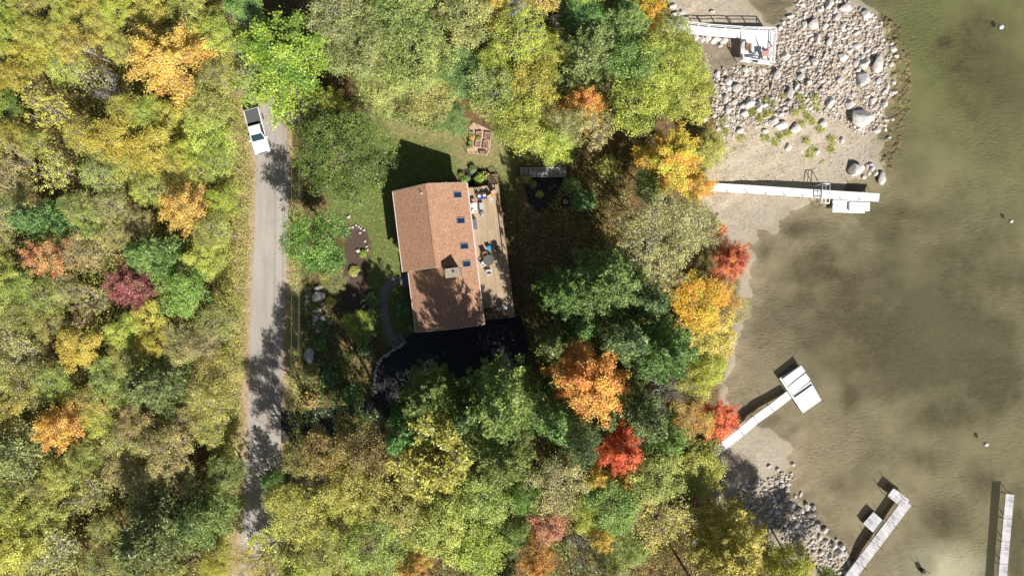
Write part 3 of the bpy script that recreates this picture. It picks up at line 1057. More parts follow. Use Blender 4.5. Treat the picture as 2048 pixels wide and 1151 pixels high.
for px, py in ((914.5, 389.5), (921, 441), (928, 492), (932.5, 527.5)):
    z = 5.2
    q = PA(px, py, z) - A
    lx = q.x * math.cos(rz_h) + q.y * math.sin(rz_h)
    ly = -q.x * math.sin(rz_h) + q.y * math.cos(rz_h)
    zz = roofz(ly) + 0.0
    def tilt(b):
        return b
    R3 = Matrix.Translation((lx, ly, zz)) @ Matrix.Rotation(-sl, 4, 'X')
    m = MB()
    m.M = R3
    w_, l_ = 0.36, 0.54
    for bx in ((-w_, w_, -l_, -l_ + 0.07), (-w_, w_, l_ - 0.07, l_), (-w_, -w_ + 0.07, -l_ + 0.07, l_ - 0.07), (w_ - 0.07, w_, -l_ + 0.07, l_ - 0.07)):
        m.box(*bx, -0.05, 0.09)
    fr_ = m.build('skylight', MAT_FRAME, house)
    m = MB()
    m.M = R3
    m.box(-w_ + 0.07, w_ - 0.07, -l_ + 0.07, l_ - 0.07, -0.03, 0.06)
    m.build('pane', MAT_GLASS, fr_)
# chimney chase
m = MB()
m.box(9.6, 10.5, -3.3, -1.9, 5.0, 7.55)
ch = m.build('chimney', MAT_CHIM, house, 0.02)
m = MB()
m.box(9.54, 10.56, -3.36, -1.84, 7.552, 7.62)
m.build('cap', MAT_CHIM, ch)
m = MB()
m.box(9.55, 10.55, -1.83, -1.68, 5.2, 5.52)
m.build('flashing', MAT_GREYM, ch)
m = MB()
m.tube([(10.05, -2.4, 7.6), (10.05, -2.4, 7.85)], 0.12, 10)
m.build('flue', MAT_GREYM, ch)
m = MB()
m.tube([(0.95, -4.95, 6.3), (0.95, -4.95, 7.05)], 0.06, 8)
m.build('vent_pipe', MAT_WHITE, house, smooth=True)
for yy in (-2.6, -2.2):
    m = MB()
    m.tube([(-0.12, yy, 3.4), (-0.12, yy, 5.9)], 0.05, 8)
    m.build('flue_pipe', MAT_GREYM, house, smooth=True)
def window_(x0, x1, y0, y1, z0, z1, axis_):
    m = MB()
    if axis_ == 'y':
        for b in ((x0, x1, z0, z0 + 0.08), (x0, x1, z1 - 0.08, z1), (x0, x0 + 0.08, z0 + 0.08, z1 - 0.08), (x1 - 0.08, x1, z0 + 0.08, z1 - 0.08)):
            m.box(b[0], b[1], y0, y1, b[2], b[3])
    else:
        for b in ((y0, y1, z0, z0 + 0.08), (y0, y1, z1 - 0.08, z1), (y0, y0 + 0.08, z0 + 0.08, z1 - 0.08), (y1 - 0.08, y1, z0 + 0.08, z1 - 0.08)):
            m.box(x0, x1, b[0], b[1], b[2], b[3])
    f_ = m.build('window', MAT_WHITE, house)
    m = MB()
    if axis_ == 'y':
        m.box(x0 + 0.08, x1 - 0.08, y0 + 0.01, y1 - 0.02, z0 + 0.08, z1 - 0.08)
    else:
        m.box(x0 + 0.01, x1 - 0.02, y0 + 0.08, y1 - 0.08, z0 + 0.08, z1 - 0.08)
    m.build('pane', MAT_GLASS, f_)
for x0 in (1.2, 3.6, 6.0, 10.6, 13.0):
    window_(x0, x0 + 1.7, -0.56, -0.5, 1.7, 3.8, 'y')
for x0 in (1.2, 4.4, 6.8):
    window_(x0, x0 + 1.1, -7.95, -7.89, 1.2, 2.5, 'y')
m = MB()
m.box(15.74, 15.8, -6.6, -3.9, -0.0, 2.3)
m.build('garage_door', MAT_WHITE, house)
m = MB()
m.box(9.9, 10.9, -7.56, -7.49, 0.1, 2.2)
m.build('door', simple('door_paint', lin(110, 60, 50), 0.5), house)

# porch slab by the side door
porch = thing('porch', 'dark grey slate landing at the west door of the house', 'porch', (A.x, A.y, 0), rz_h)
m = MB()
m.box(9.25, 10.9, -9.05, -7.62, -0.05, 0.3)
m.build('landing', simple('slate', lin(112, 116, 120), 0.8, var=0.2), porch, 0.01)
m = MB()
m.box(9.5, 10.7, -9.35, -9.06, -0.05, 0.15)
m.build('step', simple('slate_step', lin(122, 122, 122), 0.8, var=0.2), porch, 0.01)

# ------------------------------------------------------------------ lakeside deck
DZ = 1.5
deck = thing('wooden_deck', 'long tan board deck with thin railing along the east side of the house', 'deck', (A.x, A.y, 0), rz_h)
m = MB()
m.box(0.2, 14.6, -0.5, 3.57, DZ - 0.05, DZ)
m.box(14.6, 15.95, 2.6, 3.57, DZ - 0.05, DZ)
m.build('deck_floor', MAT_DECK, deck)
m = MB()
m.box(0.2, 15.9, 3.575, 3.61, DZ - 0.3, DZ + 0.0)
m.box(0.16, 0.198, -0.4, 3.57, DZ - 0.3, DZ)
m.build('rim_joist', MAT_WOOD, deck)
for x in (0.3, 3.4, 6.5, 9.6, 12.7, 15.8):
    m = MB()
    m.box(x - 0.06, x + 0.06, 3.4, 3.52, -0.4, DZ - 0.05)
    m.build('support', MAT_WOOD, deck)
for i in range(9):
    x = 0.28 + i * 1.93
    m = MB()
    m.box(x - 0.045, x + 0.045, 3.46, 3.55, DZ, DZ + 0.95)
    m.build('baluster', MAT_WOOD, deck)
m = MB()
m.box(0.2, 15.8, 3.45, 3.56, DZ + 0.95, DZ + 0.99)
for zz in (0.5,):
    m.tube([(0.3, 3.5, DZ + zz), (15.7, 3.5, DZ + zz)], 0.012, 4)
m.build('railing', MAT_WOOD, deck)
m = MB()
m.tube([(0.24, 2.4, DZ + 0.9), (0.24, 3.5, DZ + 0.9)], 0.035, 5)
m.tube([(0.24, 2.4, DZ), (0.24, 2.4, DZ + 0.9)], 0.035, 5)
m.build('railing', MAT_DARK, deck)
# stairs at the north end
m = MB()
for i in range(7):
    z = DZ - 0.12 - i * 0.16
    m.box(0.03 - i * 0.21, 0.15 - i * 0.21, 2.45, 3.55, z - 0.04, z)
m.build('stair_tread', MAT_DECK, deck)
m = MB()
for yy in (2.42, 3.6):
    m.add([(0.15, yy - 0.02, DZ - 0.05), (0.15, yy - 0.02, DZ - 0.35), (-1.3, yy - 0.02, -0.05), (-1.3, yy - 0.02, 0.2), (0.15, yy + 0.02, DZ - 0.05), (0.15, yy + 0.02, DZ - 0.35), (-1.3, yy + 0.02, -0.05), (-1.3, yy + 0.02, 0.2)],
          [(0, 1, 2, 3), (7, 6, 5, 4), (0, 4, 5, 1), (1, 5, 6, 2), (2, 6, 7, 3), (3, 7, 4, 0)])
m.build('stair_stringer', MAT_WOOD, deck)
m = MB()
m.tube([(0.2, 3.62, DZ + 0.95), (-1.3, 3.62, 1.05)], 0.04, 6)
m.tube([(-1.3, 3.62, 0.0), (-1.3, 3.62, 1.05)], 0.04, 6)
m.tube([(0.2, 2.4, DZ + 0.9), (-1.3, 2.4, 1.0)], 0.03, 6)
m.tube([(-1.3, 2.4, 0.0), (-1.3, 2.4, 1.0)], 0.03, 6)
m.build('handrail', MAT_WOOD, deck)
# stair well with black rails at the south end
m = MB()
for i in range(7):
    m.box(14.65, 15.9, 0.1 + i * 0.35, 0.4 + i * 0.35, 0.15 + i * 0.19, 0.2 + i * 0.19)
m.build('stair_tread', MAT_WOOD, deck)
m = MB()
for (x0, y0, x1, y1) in ((14.5, 0.25, 14.5, 2.75), (15.9, 0.25, 15.9, 2.75), (14.5, 0.25, 15.9, 0.25)):
    m.tube([(x0, y0, DZ + 0.95), (x1, y1, DZ + 0.95)], 0.04, 6)
    m.tube([(x0, y0, DZ + 0.15), (x1, y1, DZ + 0.15)], 0.025, 6)
    m.tube([(x0, y0, 0), (x0, y0, DZ + 0.97)], 0.045, 6)
    m.tube([(x1, y1, 0), (x1, y1, DZ + 0.97)], 0.045, 6)
m.tube([(14.5, 1.5, DZ + 0.97), (15.9, 1.5, DZ + 0.97)], 0.035, 6)
m.build('stair_rail', MAT_DARK, deck)

# ------------------------------------------------------------------ things on the deck
MAT_CUSH_B = simple('blue_cushion', lin(58, 74, 150), 0.9)
MAT_CUSH_W = simple('pale_cushion', lin(226, 224, 220), 0.9, var=0.08)
MAT_CUSH_G = simple('grey_cushion', lin(178, 184, 184), 0.9)
MAT_WICK = simple('brown_wicker', lin(128, 96, 72), 0.9, var=0.35, scale=20)
MAT_TEAK = simple('teak', lin(190, 154, 118), 0.7, var=0.2)
def chair_(name, label, cat, px, py, rz, w, dp, seat_h, back_h, mf, mc, z=DZ, arms=True, pillows=False, group=None, slat=False):
    """seat faces local -y, backrest at +y"""
    p = PA(px, py, z + seat_h * 0.8)
    t = thing(name, label, cat, (p.x, p.y, z), rz, group)
    m = MB()
    m.box(-w / 2, w / 2, -dp / 2, dp / 2, seat_h - 0.09, seat_h - 0.03)
    m.build('seat_frame', mf, t)
    for sx in (-1, 1):
        for sy in (-1, 1):
            m = MB()
            m.box(sx * (w / 2 - 0.035) - 0.03, sx * (w / 2 - 0.035) + 0.03, sy * (dp / 2 - 0.035) - 0.03, sy * (dp / 2 - 0.035) + 0.03, 0, seat_h - 0.09)
            m.build('leg', mf, t)
    m = MB()
    if slat:
        m.box(-w / 2, w / 2, dp / 2 - 0.05, dp / 2 + 0.0, back_h - 0.08, back_h)
        for i in range(5):
            x = -w / 2 + 0.03 + i * (w - 0.06) / 4
            m.box(x - 0.03, x + 0.03, dp / 2 - 0.045, dp / 2 - 0.005, seat_h, back_h - 0.08)
    else:
        m.add([(-w / 2, dp / 2 - 0.1, seat_h - 0.02), (w / 2, dp / 2 - 0.1, seat_h - 0.02), (w / 2, dp / 2 - 0.02, seat_h - 0.02), (-w / 2, dp / 2 - 0.02, seat_h - 0.02),
               (-w / 2, dp / 2 + 0.06, back_h), (w / 2, dp / 2 + 0.06, back_h), (w / 2, dp / 2 + 0.14, back_h), (-w / 2, dp / 2 + 0.14, back_h)],
              [(3, 2, 1, 0), (4, 5, 6, 7), (0, 1, 5, 4), (1, 2, 6, 5), (2, 3, 7, 6), (3, 0, 4, 7)])
    m.build('backrest', mf, t)
    if arms:
        for sx in (-1, 1):
            m = MB()
            m.box(sx * w / 2 - 0.04, sx * w / 2 + 0.04, -dp / 2, dp / 2 - 0.06, seat_h + 0.2, seat_h + 0.25)
            m.box(sx * w / 2 - 0.025, sx * w / 2 + 0.025, -dp / 2, -dp / 2 + 0.05, seat_h - 0.03, seat_h + 0.2)
            m.build('armrest', mf, t)
    if mc is not None:
        m = MB()
        m.box(-w / 2 + 0.05, w / 2 - 0.05, -dp / 2 + 0.02, dp / 2 - 0.11, seat_h - 0.027, seat_h + 0.09)
        m.build('cushion', mc, t, 0.03)
    if pillows:
        for sx in (-1, 1):
            m = MB()
            m.at((sx * (w / 2 - 0.2), dp / 2 - 0.24, 0))
            m.box(-0.17, 0.17, -0.13, 0.13, seat_h + 0.1, seat_h + 0.36)
            m.build('pillow', MAT_CUSH_W, t, 0.05)
    return t
chair_('garden_bench', 'small slat back bench with blue seat cushion and two white pillows on the deck', 'bench', 964, 393, 0.12, 1.0, 0.62, 0.45, 1.05, MAT_WICK, MAT_CUSH_B, pillows=True, slat=True)
chair_('deck_chair', 'grey cushioned deck chair angled beside the blue cushioned bench', 'chair', 982, 397.5, 0.55, 0.56, 0.62, 0.42, 0.95, MAT_TEAK, MAT_CUSH_G)
chair_('wooden_lounger', 'tan wooden reclining chair at the railing corner of the deck', 'lounge chair', 991, 391.5, 0.5, 0.55, 1.0, 0.35, 0.9, MAT_TEAK, None)
chair_('outdoor_sofa', 'white cushioned outdoor sofa against the house wall on the deck', 'sofa', 947.6, 415.5, math.pi / 2 + 0.08, 1.1, 0.7, 0.42, 0.8, MAT_CUSH_W, MAT_CUSH_W, pillows=True)
chair_('footstool', 'pale square stool with wire frame in front of the white sofa', 'stool', 965, 429, 0.1, 0.42, 0.42, 0.42, 0.6, MAT_GREYM, MAT_CUSH_G, arms=False)
p = PA(963, 412, DZ + 0.4)
t = thing('coffee_table', 'long pale grey coffee table beside the white sofa', 'table', (p.x, p.y, DZ), 0.12)
m = MB(); m.box(-0.24, 0.24, -0.4, 0.4, 0.4, 0.45); m.build('table_top', MAT_CUSH_G, t, 0.01)
for sx in (-1, 1):
    for sy in (-1, 1):
        m = MB(); m.box(sx * 0.2 - 0.025, sx * 0.2 + 0.025, sy * 0.36 - 0.025, sy * 0.36 + 0.025, 0, 0.4); m.build('leg', MAT_GREYM, t)
p = PA(948, 448, DZ + 0.6)
t = thing('storage_box', 'tall dark grey storage box against the house wall on the deck', 'storage box', (p.x + 0.1, p.y, DZ), 0.12)
m = MB(); m.box(-0.24, 0.24, -0.58, 0.58, 0, 0.62); m.build('box_body', simple('grey_plastic', lin(96, 100, 104), 0.5), t, 0.02)
m = MB(); m.box(-0.26, 0.26, -0.6, 0.6, 0.622, 0.68); m.build('lid', simple('grey_lid', lin(110, 114, 118), 0.5), t, 0.015)
p = PA(946, 401, DZ + 0.3)
t = thing('side_table', 'little side table with a pinkish top between house and white sofa', 'table', (p.x + .1, p.y, DZ), 0.12)
m = MB(); m.box(-0.2, 0.2, -0.16, 0.16, 0.5, 0.54); m.build('table_top', simple('pink_top', lin(190, 140, 130), 0.6), t)
for sx in (-1, 1):
    for sy in (-1, 1):
        m = MB(); m.box(sx * 0.17 - 0.02, sx * 0.17 + 0.02, sy * 0.13 - 0.02, sy * 0.13 + 0.02, 0, 0.5); m.build('leg', MAT_DARK, t)
p = PA(978, 495.5, DZ + 0.3)
t = thing('blue_bin', 'bright blue bin standing in the shade on the deck', 'bin', (p.x, p.y, DZ), 0.3)
m = MB(); m.box(-0.19, 0.19, -0.17, 0.17, 0, 0.55, -0.03); m.build('bin_body', simple('blue_plastic', lin(30, 128, 190), 0.4), t, 0.02)
m = MB(); m.box(-0.23, 0.23, -0.21, 0.21, 0.555, 0.6); m.build('lid', simple('blue_lid', lin(40, 150, 212), 0.4), t, 0.015)
p = PA(995.5, 496, DZ + 0.3)
t = thing('kettle_grill', 'round black kettle grill near the blue bin on the deck', 'grill', (p.x, p.y, DZ))
m = MB(); m.lathe([(0.08, 0.45), (0.2, 0.5), (0.27, 0.62), (0.29, 0.72)], 16); m.build('bowl', MAT_DARK, t, smooth=True)
m = MB(); m.lathe([(0.29, 0.724), (0.26, 0.83), (0.16, 0.92), (0.04, 0.95)], 16); lid_ = m.build('lid', MAT_DARK, t, smooth=True)
m = MB(); m.tube([(-0.08, 0, 0.95), (0, 0, 1.0), (0.08, 0, 0.95)], 0.015, 6); m.build('handle', MAT_GREYM, lid_)
for k in range(3):
    a_ = k * 2.094
    m = MB(); m.tube([(0.1 * math.cos(a_), 0.1 * math.sin(a_), 0.5), (0.3 * math.cos(a_), 0.3 * math.sin(a_), 0)], 0.015, 6); m.build('leg', MAT_GREYM, t)
p = PA(977, 520, DZ + 0.7)
t = thing('patio_table', 'grey glass topped patio table in the shade on the deck', 'table', (p.x, p.y, DZ), 0.2)
m = MB(); m.lathe([(0.62, 0.7), (0.64, 0.72), (0.62, 0.74)], 24); m.build('table_top', simple('grey_top', lin(104, 100, 96), 0.3), t)
for k in range(4):
    a_ = k * 1.571 + 0.78
    m = MB(); m.tube([(0.4 * math.cos(a_), 0.4 * math.sin(a_), 0.7), (0.5 * math.cos(a_), 0.5 * math.sin(a_), 0)], 0.025, 6); m.build('leg', MAT_DARK, t)
chair_('patio_chair', 'white patio chair between the grey table and the house', 'chair', 967.5, 527.5, 2.3, 0.5, 0.5, 0.43, 0.9, MAT_WHITE, MAT_CUSH_W)
chair_('patio_chair', 'white patio chair south of the grey patio table', 'chair', 978, 543, 3.3, 0.5, 0.5, 0.43, 0.9, MAT_WHITE, MAT_CUSH_W)
chair_('patio_chair', 'dark wicker patio chair north of the grey patio table', 'chair', 971, 510, 0.3, 0.55, 0.55, 0.43, 0.9, MAT_WICK, None)
chair_('patio_chair', 'pinkish grey chair beside the black stair rails of the deck', 'chair', 1008.5, 616, 0.9, 0.62, 0.6, 0.43, 0.9, MAT_GREYM, simple('mauve_cushion', lin(186, 164, 164), 0.9))

# ------------------------------------------------------------------ raised vegetable beds with a fence
MAT_SOIL = NT('bed_soil')
_c = MAT_SOIL.objc()
_n = MAT_SOIL.noise(_c, 9, 4, 0.8)
MAT_SOIL = MAT_SOIL.principled(MAT_SOIL.mix(MAT_SOIL.rng(_n, 0.3, 0.7), lin(110, 82, 66), lin(172, 140, 118)), 0.95, 0, MAT_SOIL.bump(_n, 0.6, 0.04))
MAT_BOARD = simple('bed_boards', lin(196, 172, 156), 0.85, var=0.2)
def zm(x, y):   # pixel in the enlarged view of the garden -> photo pixel
    return 900 + x * 120 / 1535, 230 + y * 90 / 1151
beds = [((500, 430), (612, 430), (600, 610), (492, 610), 'leafy'), ((672, 415), (820, 420), (812, 612), (668, 605), 'tall leafy'), ((895, 430), (1055, 455), (1010, 640), (880, 615), 'bare'),
        ((480, 632), (595, 632), (575, 845), (462, 845), 'sparse'), ((660, 640), (795, 640), (770, 830), (635, 815), 'bare'), ((865, 650), (985, 655), (965, 850), (838, 840), 'bare')]
bl = ['top left raised bed with orange flowers inside the garden fence', 'top middle raised bed with a green clump inside the garden fence', 'top right raised bed of bare soil inside the garden fence',
      'lower left raised bed with thin plants inside the garden fence', 'lower middle raised bed of brown soil inside the garden fence', 'lower right raised bed of brown soil inside the garden fence']
for (a_, b_, c_, d_, kind_), lb_ in zip(beds, bl):
    q = [P(*zm(*z), 0.35) for z in (a_, b_, c_, d_)]
    ctr = sum(q, Vector()) / 4
    t = thing('raised_bed', lb_, 'planter', (ctr.x, ctr.y, 0), 0, 'raised beds in the fenced vegetable garden')
    m = MB()
    for i in range(4):
        u_, v_ = q[i] - ctr, q[(i + 1) % 4] - ctr
        ui, vi = u_ * (1 - 0.07 / u_.length), v_ * (1 - 0.07 / v_.length)
        m.prism([(u_.x, u_.y), (v_.x, v_.y), (vi.x, vi.y), (ui.x, ui.y)], -0.05, 0.36)
    m.build('board', MAT_BOARD, t)
    m = MB()
    m.prism([((v - ctr) * 0.94).to_tuple()[:2] for v in q], -0.05, 0.27)
    m.build('soil', MAT_SOIL, t)
    if 'leafy' in kind_ or kind_ == 'sparse':
        for k in range(4 if kind_ == 'leafy' else 2):
            o = link('plant', SHRUBS[k % 4], t)
            o.location = (rnd.uniform(-0.15, 0.15), (-0.35 if kind_ == 'tall leafy' else rnd.uniform(-0.4, 0.4)), 0.22)
            s_ = 0.42 if kind_ == 'leafy' else 0.5
            o.scale = (s_, s_, s_ * 0.9)
            tint(o, 'orange' if kind_ == 'leafy' and k < 2 else 'bgreen', [0, 0, 0, 0])
fp = [P(*zm(*z)) for z in ((495, 380), (1060, 430), (985, 900), (930, 1010), (430, 970), (450, 620))]
ctr = sum(fp, Vector()) / len(fp)
t = thing('garden_fence', 'thin post and wire fence round the raised vegetable beds', 'fence', (ctr.x, ctr.y, 0))
m = MB()
for i in range(len(fp)):
    u_, v_ = fp[i] - ctr, fp[(i + 1) % len(fp)] - ctr
    for zz in (0.15, 0.5, 0.85, 1.15):
        m.tube([(u_.x, u_.y, zz), (v_.x, v_.y, zz)], 0.006, 4)
m.build('wire', MAT_DARK, t)
for i in range(len(fp)):
    for k in range(2):
        v_ = (fp[i] * (1 - k * 0.5) + fp[(i + 1) % len(fp)] * k * 0.5) - ctr
        m = MB(); m.tube([(v_.x, v_.y, -0.1), (v_.x, v_.y, 1.25)], 0.03, 6); m.build('fence_stake', MAT_DARK, t)
sheet('garden_gravel', [zm(*z) for z in ((440, 370), (620, 190), (860, 300), (1085, 420), (1010, 900), (950, 1040), (440, 985))], simple('garden_gravel', lin(196, 164, 140), 0.95, var=0.3, scale=3), 0.012, 0.06, 9)
p = P(*zm(845, 965), 0.45)
t = thing('garden_bench', 'small grey slatted bench at the foot of the raised beds', 'bench', (p.x, p.y, 0), -0.1)
m = MB()
for k in range(3):
    m.box(-0.42, 0.42, -0.2 + k * 0.14, -0.08 + k * 0.14, 0.42, 0.46)
m.build('seat', MAT_WOOD, t)
for sx in (-1, 1):
    m = MB(); m.box(sx * 0.38 - 0.03, sx * 0.38 + 0.03, -0.18, 0.18, 0, 0.42); m.build('leg', MAT_WOOD, t)

# ------------------------------------------------------------------ wooden garden stairs east of the house
p0, p1 = P(1040, 345), P(1133, 344)
t = thing('garden_stairs', 'pale wooden stairway of many treads beside the black mulch bed', 'stairs', (p0.x, p0.y, hz(p0.x, p0.y)), math.atan2(p1.y - p0.y, p1.x - p0.x))
L_ = (p1 - p0).length
m = MB()
for k in range(11):
    x = k * L_ / 11
    z = 0.16 - k * 0.012
    m.box(x + 0.02, x + L_ / 11 - 0.05, -0.48, 0.48, z - 0.05, z)
m.build('tread', simple('silver_boards', lin(150, 150, 146), 0.85, var=0.25), t)
m = MB()
for sy in (-1, 1):
    m.box(0, L_, sy * 0.53 - 0.04, sy * 0.53 + 0.04, -0.1, 0.2)
m.build('stair_stringer', simple('silver_rail', lin(176, 178, 176), 0.85), t)

# ------------------------------------------------------------------ low stone wall along the driveway, stone steps
def stone(rng, n=9, sub=2):
    bm = bmesh.new()
    bmesh.ops.create_icosphere(bm, subdivisions=sub, radius=1)
    dirs = []
    for _ in range(n):
        d_ = Vector(rng.normal(size=3))
        d_.normalize()
        dirs.append((d_, rng.uniform(0.5, 0.82)))
    for v in bm.verts:
        for d_, k in dirs:
            e = v.co.dot(d_) - k
            if e > 0:
                v.co -= d_ * e * 0.92
        v.co *= 1 + rng.normal() * 0.012
    V = np.array([v.co[:] for v in bm.verts])
    F = np.array([[v.index for v in f.verts] for f in bm.faces])
    bm.free()
    return V, F
d = NT('granite')
co = d.objc()
oi = d.n('ShaderNodeObjectInfo')
a = d.noise(co, 1.6, 5, 0.65)
c = d.mix(d.rng(a, 0.3, 0.7), lin(186, 180, 171), lin(228, 222, 214))
c = d.mix(d.rng(d.noise(co, 9, 3, 0.7), 0.58, 0.75), c, lin(138, 132, 126))
c = d.scale(c, d.rng(oi.outputs['Random'], 0, 1, 0.78, 1.08))
c = d.mix(d.rng(oi.outputs['Random'], 0.5, 1.0, 0, 0.16), c, lin(196, 168, 140))
MAT_ROCK = d.principled(c, 0.9, 0, d.bump(a, 0.6, 0.15), 0.2)
RR = np.random.default_rng(12)
ROCKS = []
for k in range(8):
    V, F = stone(RR, 9 + k % 5, 3)
    V = V / np.abs(V[:, :2]).max() * [1, 1, 0.85] 
    ROCKS.append(mesh_np('rock', V, F, MAT_ROCK))
    ROCKS[-1].polygons.foreach_set('use_smooth', np.zeros(len(F), bool))
def rock(px, py, rx, ry, label, group=None, name='boulder', cat='boulder', sink=0.3, h=None):
    s_ = S0
    hz_ = (rx + ry) * 0.5 * s_ * (h or 0.8)
    p = P(px, py, hz_ * 0.5)
    z0 = hz(p.x, p.y)
    o = link(name, ROCKS[rnd.randrange(len(ROCKS))])
    o.location = (p.x, p.y, z0 + hz_ * 0.72 * (1 - sink) - hz_ * 0.1)
    o.scale = (rx * s_ * 1.1, ry * s_ * 1.1, hz_)
    o.rotation_euler = (0, 0, rnd.choice((0, math.pi)) + rnd.uniform(-0.25, 0.25))
    return tag(o, label, cat, group)

SW = [(807, 686), (796, 694), (784, 702), (772, 710), (763, 717), (757, 727), (752, 740), (749, 755), (750, 770), (752, 786)]
W_ = [P(x, y) for x, y in SW]
Vs, Fs, off_ = [], [], 0
for i in range(len(W_) - 1):
    n_ = max(2, int((W_[i + 1] - W_[i]).length / 0.28))
    for k in range(n_):
        for lay in range(2):
            q = W_[i].lerp(W_[i + 1], (k + 0.5 * lay) / n_)
            V, F = stone(RR, 7, 1)
            V = V * [0.2 * RR.uniform(.8, 1.3), 0.2 * RR.uniform(.8, 1.3), 0.15] + [q.x - W_[0].x + RR.normal() * 0.05, q.y - W_[0].y + RR.normal() * 0.05, 0.1 + 0.24 * lay]
            Vs.append(V); Fs.append(F + off_); off_ += len(V)
o = link('stone_wall', mesh_np('stone_wall', np.concatenate(Vs), np.concatenate(Fs), MAT_ROCK))
o.location = (W_[0].x, W_[0].y, 0)
tag(o, 'low curved dry stone wall edging the dark driveway', 'stone wall')
p = P(795, 681)
t = thing('stone_steps', 'grey stone steps between the curved path and the driveway', 'steps', (p.x, p.y, 0), -0.95)
for k in range(3):
    m = MB(); m.box(-0.5 + k * 0.42, -0.12 + k * 0.42, -0.55, 0.55, -0.1, 0.3 - k * 0.08); m.build('step', MAT_PATH, t, 0.02)
for sy in (-1, 1):
    m = MB(); m.box(-0.55, 0.85, sy * 0.72 - 0.15, sy * 0.72 + 0.15, -0.1, 0.42); m.build('kerb', MAT_PATH, t, 0.03)

# ------------------------------------------------------------------ white pickup
d = NT('truck_paint')
b = d.n('ShaderNodeBsdfPrincipled')
b.inputs['Base Color'].default_value = (0.78, 0.78, 0.77, 1)
b.inputs['Roughness'].default_value = 0.3
b.inputs['Coat Weight'].default_value = 0.5
d.t.links.new(b.outputs[0], d.out.inputs[0])
MAT_PAINT = d.m
MAT_TYRE = simple('tyre_rubber', lin(32, 32, 33), 0.9)
MAT_TONN = simple('tonneau_vinyl', lin(92, 92, 94), 0.7, var=0.12)
d = NT('truck_glass')
b = d.n('ShaderNodeBsdfPrincipled')
b.inputs['Base Color'].default_value = (0.02, 0.045, 0.06, 1)
b.inputs['Roughness'].default_value = 0.05
b.inputs['Specular IOR Level'].default_value = 0.9
d.t.links.new(b.outputs[0], d.out.inputs[0])
MAT_TGLASS = d.m
fpt, rpt = P(524, 300, 1.0), P(504, 223, 1.0)
ctr = (fpt + rpt) / 2
trk = thing('pickup_truck', 'white pickup truck with a dark grey bed cover parked at the road edge', 'pickup truck', (ctr.x, ctr.y, 0.03), math.atan2(fpt.y - rpt.y, fpt.x - rpt.x))
trk.scale = (0.96, 0.94, 0.96)
LT = 2.8   # half length; front is +x
m = MB()
prof = [(-2.75, 0.5), (2.65, 0.45), (2.8, 0.75), (2.72, 1.05), (1.3, 1.16), (1.2, 1.16), (-0.7, 1.2), (-0.72, 1.26), (-2.72, 1.26), (-2.8, 1.2)]
vs = [(x, y, z) for y in (-0.98, 0.98) for x, z in prof]
k_ = len(prof)
m.add(vs, [list(range(k_)), [k_ + i for i in range(k_)][::-1]] + [(i, k_ + i, k_ + (i + 1) % k_, (i + 1) % k_) for i in range(k_)])
bm_ = m.build('body', MAT_PAINT, trk, 0.06)
m = MB()
m.add([(-0.68, -0.9, 1.22), (1.35, -0.9, 1.18), (1.35, 0.9, 1.18), (-0.68, 0.9, 1.22), (-0.5, -0.72, 1.86), (0.55, -0.72, 1.86), (0.55, 0.72, 1.86), (-0.5, 0.72, 1.86)],
      [(3, 2, 1, 0), (4, 5, 6, 7), (0, 1, 5, 4), (1, 2, 6, 5), (2, 3, 7, 6), (3, 0, 4, 7)])
m.build('cab', MAT_PAINT, trk, 0.05)
def quad_on(name, pts, mat, push):
    m = MB()
    a_ = [Vector(p) for p in pts]
    n_ = (a_[1] - a_[0]).cross(a_[2] - a_[0]).normalized()
    m.add([p + n_ * push for p in a_] + [p - n_ * 0.01 for p in a_], [(0, 1, 2, 3), (7, 6, 5, 4), (0, 4, 5, 1), (1, 5, 6, 2), (2, 6, 7, 3), (3, 7, 4, 0)])
    return m.build(name, mat, trk)
quad_on('windshield', [(1.28, -0.8, 1.25), (1.28, 0.8, 1.25), (0.62, 0.68, 1.8), (0.62, -0.68, 1.8)], MAT_TGLASS, 0.012)
quad_on('rear_window', [(-0.66, 0.75, 1.32), (-0.66, -0.75, 1.32), (-0.53, -0.64, 1.78), (-0.53, 0.64, 1.78)], MAT_TGLASS, 0.012)
for s_ in (-1, 1):
    q_ = [(-0.55, s_ * 0.882, 1.28), (1.15, s_ * 0.882, 1.26), (0.5, s_ * 0.738, 1.79), (-0.42, s_ * 0.738, 1.79)]
    quad_on('side_window', q_ if s_ < 0 else q_[::-1], MAT_TGLASS, 0.012)
    m = MB(); m.box(1.02, 1.2, s_ * 1.1 - 0.12, s_ * 1.1 + 0.12, 1.2, 1.38); m.build('mirror', MAT_PAINT, trk, 0.03)
    m = MB(); m.box(2.66, 2.81, s_ * 0.76 - 0.17, s_ * 0.76 + 0.17, 0.78, 0.98); m.build('headlight', simple('lamp_glass', lin(200, 204, 206), 0.15), trk)
    m = MB(); m.box(-2.815, -2.78, s_ * 0.86 - 0.08, s_ * 0.86 + 0.08, 0.8, 1.15); m.build('tail_light', simple('red_lens', lin(150, 20, 20), 0.25), trk)
    for x in (-1.75, 1.75):
        m = MB()
        m.M = Matrix.Translation((x, s_ * 0.86, 0.38)) @ Matrix.Rotation(math.pi / 2, 4, 'X')
        m.lathe([(0.22, -0.12), (0.36, -0.12), (0.38, -0.09), (0.38, 0.09), (0.36, 0.12), (0.22, 0.12)], 20)
        w_ = m.build('wheel', MAT_TYRE, trk)
        m = MB()
        m.M = Matrix.Translation((x, s_ * 0.86, 0.38)) @ Matrix.Rotation(math.pi / 2, 4, 'X')
        m.lathe([(0.21, -0.125), (0.21, 0.125)], 14)
        m.build('rim', MAT_GREYM, w_)
